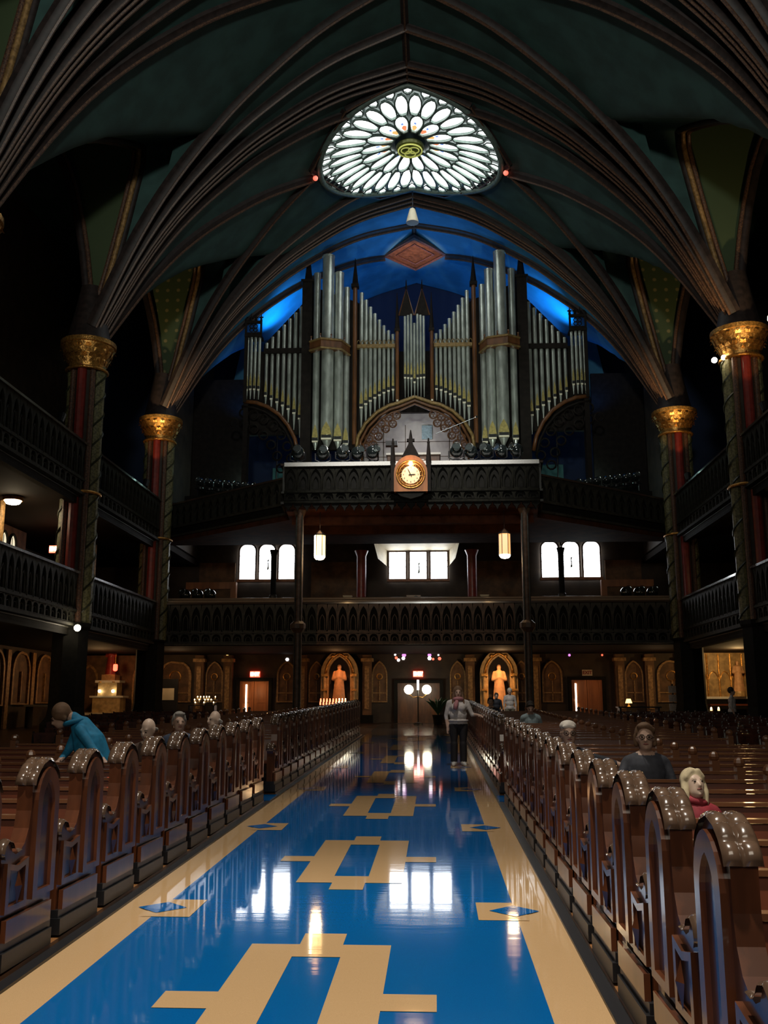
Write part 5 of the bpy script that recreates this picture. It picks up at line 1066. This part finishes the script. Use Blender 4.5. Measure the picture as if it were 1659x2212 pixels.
# ================================================================== PEOPLE
def head_parts(m, c, s=1.0, tilt=0.0, turn=0.0):
    R = Euler((tilt, 0, turn)).to_matrix()
    def q(x, y, z): v = R @ Vector((x*s, y*s, z*s)); return (c[0]+v.x, c[1]+v.y, c[2]+v.z)
    m.ball(q(0,.012,.03), .098*s, 14, 10, (.82,1.0,1.08)); m.ball(q(0,-.026,-.052), .073*s, 12, 8, (.92,.95,1.0)); m.ball(q(0,-.045,-.015), .070*s, 10, 8, (1.0,.72,1.05))
    capsule(m, q(0,-.092,.015), q(0,-.112,-.022), .011*s, .017*s, 8); m.ball(q(0,-.075,-.088), .022*s, 8, 6)
    for e in (-1, 1): m.ball(q(e*.082,.012,-.005), .024*s, 8, 6, (.5,1,1.3)); m.ball(q(e*.034,-.082,.034), .016*s, 8, 6, (1.5,.7,.7))
    return q
def face_details(t, q, s, fem=False, brow='brown_hair'):
    for e in (-1, 1):
        m = MB(); m.ball(q(e*.032,-.092,.014), .0085*s, 8, 6, (1.4,.6,.8)); m.build('eye', 'eye', t, smooth=0)
        m = MB(); P = [q(e*.016,-.098,.034), q(e*.034,-.094,.041), q(e*.052,-.082,.036)]; m.tube(P, .0032*s, 4); m.build('eyebrow', brow, t)
    m = MB(); P = [q(-.024,-.088,-.052), q(0,-.098,-.050), q(.024,-.088,-.052)]; m.tube(P, [.003*s,.008*s,.003*s], 5); m.build('mouth', 'lips', t, smooth=0)
def arm(m, sh, el, wr, r=.052, s=1.0, curl=(0,-.02,-.06)):
    capsule(m, sh, el, r*1.1, r*.85); capsule(m, el, wr, r*.82, r*.55)
    w = Vector(wr); f = Vector(curl).normalized(); side = f.orthogonal().normalized(); hc = w+f*.05*s
    capsule(m, w, hc+f*.03*s, r*.5, r*.6)
    for k in range(4):
        b = hc+f*.035*s+side*(k-1.5)*.019*s; L = (.062,.074,.070,.054)[k]*s; capsule(m, b, b+f*L*.55, .0095*s, .009*s, 6); capsule(m, b+f*L*.55, b+f*L*.9+Vector((0,-.012,-.01))*s, .009*s, .008*s, 6)
    th = hc-f*.02*s-side*.03*s; capsule(m, th, th+(f-side).normalized()*.055*s, .011*s, .009*s, 6)
def seated(x, y, sc, label, top, skin, hair, hairkind, tilt=0.0, turn=0.0, rz=0.0, bottom='denim', glasses=False, lean=(0,0,0), extra=None, armpose='lap', voxel=.014, category='person', zoff=0.0):
    z = FZ(y)+.045+zoff; t = empty('person', (x, y, z), label, 'person'); t.rotation_euler = (0,0,rz); s = sc; WLOC[t.name] = Vector()
    m = MB(); lx, ly, lz = lean
    H = Vector((0,0,.53*s)); Cc = Vector((lx*.6, -.02+ly*.6, .78*s)); N = Vector((lx, .0+ly, .985*s+lz)); hd = Vector((lx*1.15, -.02+ly*1.3, 1.115*s+lz*1.2))
    m.ball(H, .17*s, 12, 8, (1.05,.8,.75)); m.ball((Cc+H)/2, .155*s, 12, 8, (1.1,.8,1.1)); m.ball(Cc+Vector((0,0,.03)), .165*s, 12, 8, (1.12,.78,1.1))
    shz = .93*s+lz
    for e in (-1, 1): capsule(m, (lx*.95+e*.05*s,ly*.95,shz+.015), (lx*.95+e*.165*s,ly*.95+.01,shz-.03), .06*s, .062*s)
    capsule(m, N-Vector((0,0,.06)), hd-Vector((0,0,.06)), .055*s, .052*s)
    for e in (-1, 1):
        capsule(m, (e*.085*s,0,.50*s), (e*.11*s,-.40*s,.50*s), .085*s, .062*s); capsule(m, (e*.11*s,-.40*s,.50*s), (e*.11*s,-.37*s,.08*s), .058*s, .042*s); capsule(m, (e*.11*s,-.37*s,.05*s), (e*.12*s,-.54*s,.035*s), .045*s, .035*s)
    sh = [Vector((lx*.95+e*.185*s, ly*.95+.01, shz-.045)) for e in (-1, 1)]
    if armpose == 'lap':
        for e, p in zip((-1, 1), sh): arm(m, p, (e*.24*s+lx*.5,-.06*s,.68*s), (e*.07*s,-.26*s,.62*s), .05*s, s, (-e*.4,-.8,-.2))
    elif armpose == 'out':       # one arm laid along the pew back
        arm(m, sh[0], (-.24*s,-.06*s,.68*s), (-.08*s,-.24*s,.62*s), .05*s, s, (.4,-.8,-.2)); arm(m, sh[1], (.40*s,-.06,.84*s), (.52*s,-.30,.80*s), .052*s, s, (.4,-.6,-.3))
    elif armpose == 'rail':
        arm(m, sh[0], (-.27*s,-.10,.74*s), (-.24*s,-.36,.76*s), .05*s, s, (.1,-.9,-.2)); arm(m, sh[1], (.25*s,-.06*s,.68*s), (.1*s,-.26*s,.62*s), .05*s, s, (-.4,-.8,-.2))
    q = head_parts(m, hd, s, tilt, turn)
    def cls(c):
        if c.z > N.z-.012*s and (c-hd).length < .16*s: return 1
        if c.z > shz+.035 and abs(c.x-lx) < .075*s: return 1
        if armpose != 'none':
            for e in (-1, 1):
                pass
        if c.z < .12*s: return 3
        if c.z < .585*s and (c.y < -.12*s or c.z < .50*s): return 2
        if armpose == 'lap' and c.y < -.24*s and .55*s < c.z < .70*s and abs(c.x) < .14*s: return 1
        if armpose == 'out' and ((c.x > .46*s and c.z > .7*s) or (c.y < -.24*s and c.x < .05)): return 1
        if armpose == 'rail' and c.y < -.20*s and c.z > .58*s: return 1
        return 0
    remesh(m, 'body', voxel, [top, skin, bottom, 'black_cloth'], cls, t)
    hm = MB()
    if hairkind == 'long':
        hm.ball(q(0,.030,.045), .108*s, 14, 10, (.93,1.0,1.08))
        for e in (-1, 1):
            capsule(hm, q(e*.080,.0,.05), q(e*.092,.0,-.06), .032*s, .036*s); capsule(hm, q(e*.092,.0,-.06), q(e*.085,.005,-.15), .036*s, .026*s); capsule(hm, q(e*.03,-.062,.112), q(e*.078,-.035,.06), .026*s, .026*s)
        capsule(hm, q(0,.07,-.02), q(0,.07,-.14), .07*s, .05*s)
    elif hairkind == 'short':
        hm.ball(q(0,.032,.05), .105*s, 14, 10, (.90,1.0,1.0))
        for e in (-1, 1): capsule(hm, q(e*.078,.02,.04), q(e*.08,.03,-.02), .024*s, .02*s)
        capsule(hm, q(-.05,-.055,.115), q(.05,-.055,.115), .022*s, .022*s)
    elif hairkind == 'bob':
        hm.ball(q(0,.042,.058), .108*s, 14, 10, (.90,.95,.98))
        for e in (-1, 1): capsule(hm, q(e*.084,.03,.03), q(e*.086,.035,-.05), .026*s, .026*s)
        capsule(hm, q(-.06,-.035,.115), q(.02,-.055,.122), .022*s, .028*s); capsule(hm, q(.02,-.055,.122), q(.078,-.02,.085), .028*s, .026*s)
        capsule(hm, q(0,.07,0), q(0,.07,-.08), .08*s, .06*s)
    elif hairkind == 'fringe_bald':
        for e in (-1, 1): capsule(hm, q(e*.076,.03,.01), q(e*.06,.075,-.02), .022*s, .024*s)
        capsule(hm, q(-.05,.085,-.02), q(.05,.085,-.02), .026*s, .026*s)
    elif hairkind == 'cap':
        hm.ball(q(0,.022,.085), .102*s, 14, 10, (.90,1.0,.62)); capsule(hm, q(-.055,-.062,.078), q(.055,-.062,.078), .016*s, .016*s)
    if hm.v: remesh(hm, 'cap' if hairkind == 'cap' else 'hair', .011, [hair], lambda c: 0, t, 3)
    face_details(t, q, s, brow=hair if hairkind not in ('cap',) else 'brown_hair')
    if glasses:
        gm = MB()
        for e in (-1, 1): gm.tube([q(e*.034+.026*math.cos(k*PI/5), -.104, .014+.020*math.sin(k*PI/5)) for k in range(10)], .0035*s, 4, closed=True); gm.tube([q(e*.06,-.102,.016), q(e*.084,.0,.012)], .003*s, 4)
        gm.tube([q(-.008,-.106,.018), q(.008,-.106,.018)], .003*s, 4); gm.build('glasses', 'black', t)
    if extra: extra(t, q, s)
    return t
def scarf(t, q, s):
    m = MB(); m.tube([(.085*s*math.cos(k*PI/6), -.01+.075*s*math.sin(k*PI/6), .985*s+.012*math.sin(k)) for k in range(12)], .035*s, 6, closed=True); m.build('scarf', 'red_cloth', t, smooth=0)
seated(2.52, 7.06, .80, 'blond child in a red top looking up, in the pews on the right', 'red_cloth', 'skin_pale', 'blond', 'long', tilt=-.30, turn=.25, extra=scarf, voxel=.012, zoff=.03)
seated(2.74, 9.64, .985, 'person with short brown hair and glasses in a dark patterned shirt, right-hand pews', 'slate', 'skin', 'brown_hair', 'bob', tilt=-.05, turn=-.15, glasses=True, armpose='rail')
seated(2.13, 10.5, .985, 'person in a white cap and dark jacket with one arm along the pew, right-hand pews', 'navy', 'skin', 'cap_white', 'cap', glasses=True, armpose='out')
seated(-2.50, 11.3, .985, 'bald person in a dark jacket bending the head, left-hand pews', 'brown_cloth', 'skin_pale', 'grey_hair', 'fringe_bald', tilt=.35, turn=-.35, lean=(-.02,-.06,-.0), bottom='olive')
seated(-2.66, 13.1, 1.0, 'person with grey hair in a blue and beige top, left-hand pews', 'denim', 'skin', 'grey_hair', 'short', turn=.4, bottom='olive')
seated(-2.38, 13.95, 1.0, 'bald person in a pale shirt turned sideways, farther left-hand pews', 'white_cloth', 'skin_pale', 'white_hair', 'fringe_bald', turn=-.7)
seated(2.95, 22.9, 1.0, 'person in a pale blue shirt bending forward in the middle pews on the right', 'lightblue', 'skin', 'dark_hair', 'short', tilt=.6, lean=(-.05,-.22,-.02), bottom='navy')
seated(2.35, 28.9, 1.0, 'person in dark clothes sitting far back in the right-hand pews', 'navy', 'skin', 'dark_hair', 'short')
# --- person in the blue jacket, hunched to the left
def blue_person():
    x, y = -3.22, 11.32; z = FZ(y)+.045; t = empty('person', (x, y, z), 'person in a bright blue jacket stooping to the left in the pews', 'person'); m = MB(); WLOC[t.name] = Vector()
    hip = (.12,.02,.62); ch = (-.02,0,.95); shd = (-.12,0,1.13)
    m.ball(hip, .19, 12, 8, (1,.8,.8)); capsule(m, hip, ch, .18, .19); capsule(m, ch, shd, .185, .13); capsule(m, (-.12,0,1.16), (-.22,-.02,1.24), .08, .07)
    for e in (-1, 1):
        capsule(m, (.12,e*.09,.58), (-.16,e*.1-.14,.50), .09, .07); capsule(m, (-.16,e*.1-.14,.50), (.0,e*.1-.1,.06), .065, .05); capsule(m, (.0,e*.1-.1,.04), (-.14,e*.1-.14,.035), .045, .035)
    arm(m, (-.08,-.16,1.10), (.10,-.24,.90), (.24,-.28,.78), .062, 1.0, (.6,-.4,-.5)); arm(m, (-.20,.08,1.08), (-.26,-.02,.86), (-.28,-.2,.76), .058, 1.0, (0,-.9,-.3))
    hd = Vector((-.36,-.04,1.24)); q = head_parts(m, hd, 1.0, .5, -1.2)
    def cls(c):
        if (c-hd).length < .15 and c.x < -.22: return 1
        if c.z < .12: return 3
        if c.z < .58: return 2
        if (c.x > .25 and c.z < .82 and c.y < -.24) or (c.x < -.22 and c.z < .80 and c.y < -.15): return 1
        return 0
    remesh(m, 'body', .014, ['blue_jacket','skin','navy','black_cloth'], cls, t)
    hm = MB(); hm.ball(q(0,.03,.05), .115, 14, 10, (.95,1.05,1.05)); capsule(hm, q(0,.09,-.02), q(0,.08,-.08), .06, .05)
    for e in (-1, 1): capsule(hm, q(e*.082,.02,.04), q(e*.082,.03,-.03), .03, .03)
    remesh(hm, 'hair', .012, ['brown_hair'], lambda c: 0, t, 3); face_details(t, q, 1.0)
    m = MB(); m.tube([(-.20+.11*math.cos(k*PI/6), -.01+.11*math.sin(k*PI/6), 1.19+.03*math.cos(k*PI/6)) for k in range(12)], .03, 6, closed=True); m.build('hood', 'blue_jacket', t, smooth=0)
blue_person()
# --- standing figures
def standing(x, y, H, label, top, bottom, skin, hair, rz=0, woman=False, shoes='white_shoe'):
    z = FZ(y)+.004; s = H/1.70; t = empty('person', (x, y, z), label, 'person'); t.rotation_euler = (0,0,rz); WLOC[t.name] = Vector(); m = MB(); g = 1.16 if woman else 1.0
    m.ball((0,0,.93*s), .165*s, 12, 8, (1.12*g,.85*g,.85)); m.ball((0,-.01,1.10*s), .15*s, 12, 8, (1.15*g,.88*g,1.1)); m.ball((0,-.01,1.27*s), .155*s, 12, 8, (1.15*g,.82*g,1.0))
    for e in (-1, 1):
        capsule(m, (e*.05*s,0,1.405*s), (e*.165*s,.01,1.37*s), .06*s, .064*s)
        capsule(m, (e*.09*s*g,0,.88*s), (e*.10*s,-.01,.48*s), .105*s*g, .07*s); capsule(m, (e*.10*s,-.01,.48*s), (e*.105*s,.01,.09*s), (.085 if woman else .066)*s, (.078 if woman else .05)*s); capsule(m, (e*.105*s,.01,.05*s), (e*.13*s,-.14*s,.035*s), .05*s, .038*s)
    if woman:
        for e in (-1, 1): m.ball((e*.08*s,-.11*s,1.25*s), .085*s, 10, 8)
        arm(m, (-.20*s,.01,1.36*s), (-.27*s,.02,1.08*s), (-.245*s,-.04,.84*s), .056*s, s, (.05,-.1,-1)); arm(m, (.20*s,.01,1.36*s), (.31*s,.0,1.10*s), (.42*s,-.12,1.10*s), .056*s, s, (.8,-.4,-.3))
    else:
        for e in (-1, 1): arm(m, (e*.19*s,.01,1.36*s), (e*.24*s,.02,1.08*s), (e*.23*s,-.05,.84*s), .052*s, s, (0,-.1,-1))
    hd = Vector((0,-.02,1.575*s)); capsule(m, (0,0,1.40*s), (0,-.01,1.52*s), .056*s, .054*s); q = head_parts(m, hd, s)
    def cls(c):
        if c.z > 1.455*s: return 1
        if c.z < .095*s: return 3
        if c.z < .90*s and abs(c.x) < .21*s: return 2
        if c.z < 1.0*s and abs(c.x) > .2*s: return 1
        if woman and c.x > .34*s: return 1
        return 0
    remesh(m, 'body', .013, [top, skin, bottom, shoes], cls, t)
    hm = MB(); hm.ball(q(0,.03,.05), .110*s, 14, 10, (.93,1.0,1.05))
    if woman:
        for e in (-1, 1): capsule(hm, q(e*.082,.0,.05), q(e*.098,-.01,-.08), .03*s, .038*s); capsule(hm, q(e*.098,-.01,-.08), q(e*.12,-.06,-.28), .038*s, .03*s); capsule(hm, q(e*.015,-.04,.120), q(e*.078,-.02,.07), .02*s, .024*s)
        capsule(hm, q(0,.08,0), q(0,.08,-.2), .08*s, .06*s)
    remesh(hm, 'hair', .012, [hair], lambda c: 0, t, 3); face_details(t, q, s)
    if woman:
        m = MB(); m.tube([(.095*s*math.cos(k*PI/6), -.02+.09*s*math.sin(k*PI/6), 1.43*s+.02*math.sin(k*PI/6+PI)) for k in range(12)], .042*s, 6, closed=True)
        m.tube([(-.03,-.13*s,1.40*s),(-.06,-.19*s,1.32*s),(-.075,-.215*s,1.22*s)], [.04*s,.055*s,.045*s], 6); m.build('scarf', 'pink', t, smooth=0)
        m = MB(); m.tube([(.205*s*math.cos(k*PI/8), -.01+.165*s*math.sin(k*PI/8), .975*s) for k in range(16)], .022*s, 5, closed=True); m.build('shirt_hem', 'white_cloth', t, smooth=0)
    return t
standing(1.22, 20.8, 1.60, 'woman in a white top, pink scarf and black trousers standing in the aisle', 'white_cloth', 'black_cloth', 'skin', 'brown_hair', rz=.05, woman=True)
standing(3.45, 36.2, 1.52, 'person in white with a pale cap standing before the right statue', 'white_cloth', 'olive', 'skin', 'white_hair')
standing(2.95, 36.0, 1.35, 'person in dark clothes standing before the right statue', 'navy', 'black_cloth', 'skin', 'dark_hair', shoes='black_cloth')
standing(9.85, 31.0, 1.55, 'person in a white shirt walking in the far right aisle', 'white_cloth', 'navy', 'skin', 'dark_hair', rz=1.3, shoes='black_cloth')
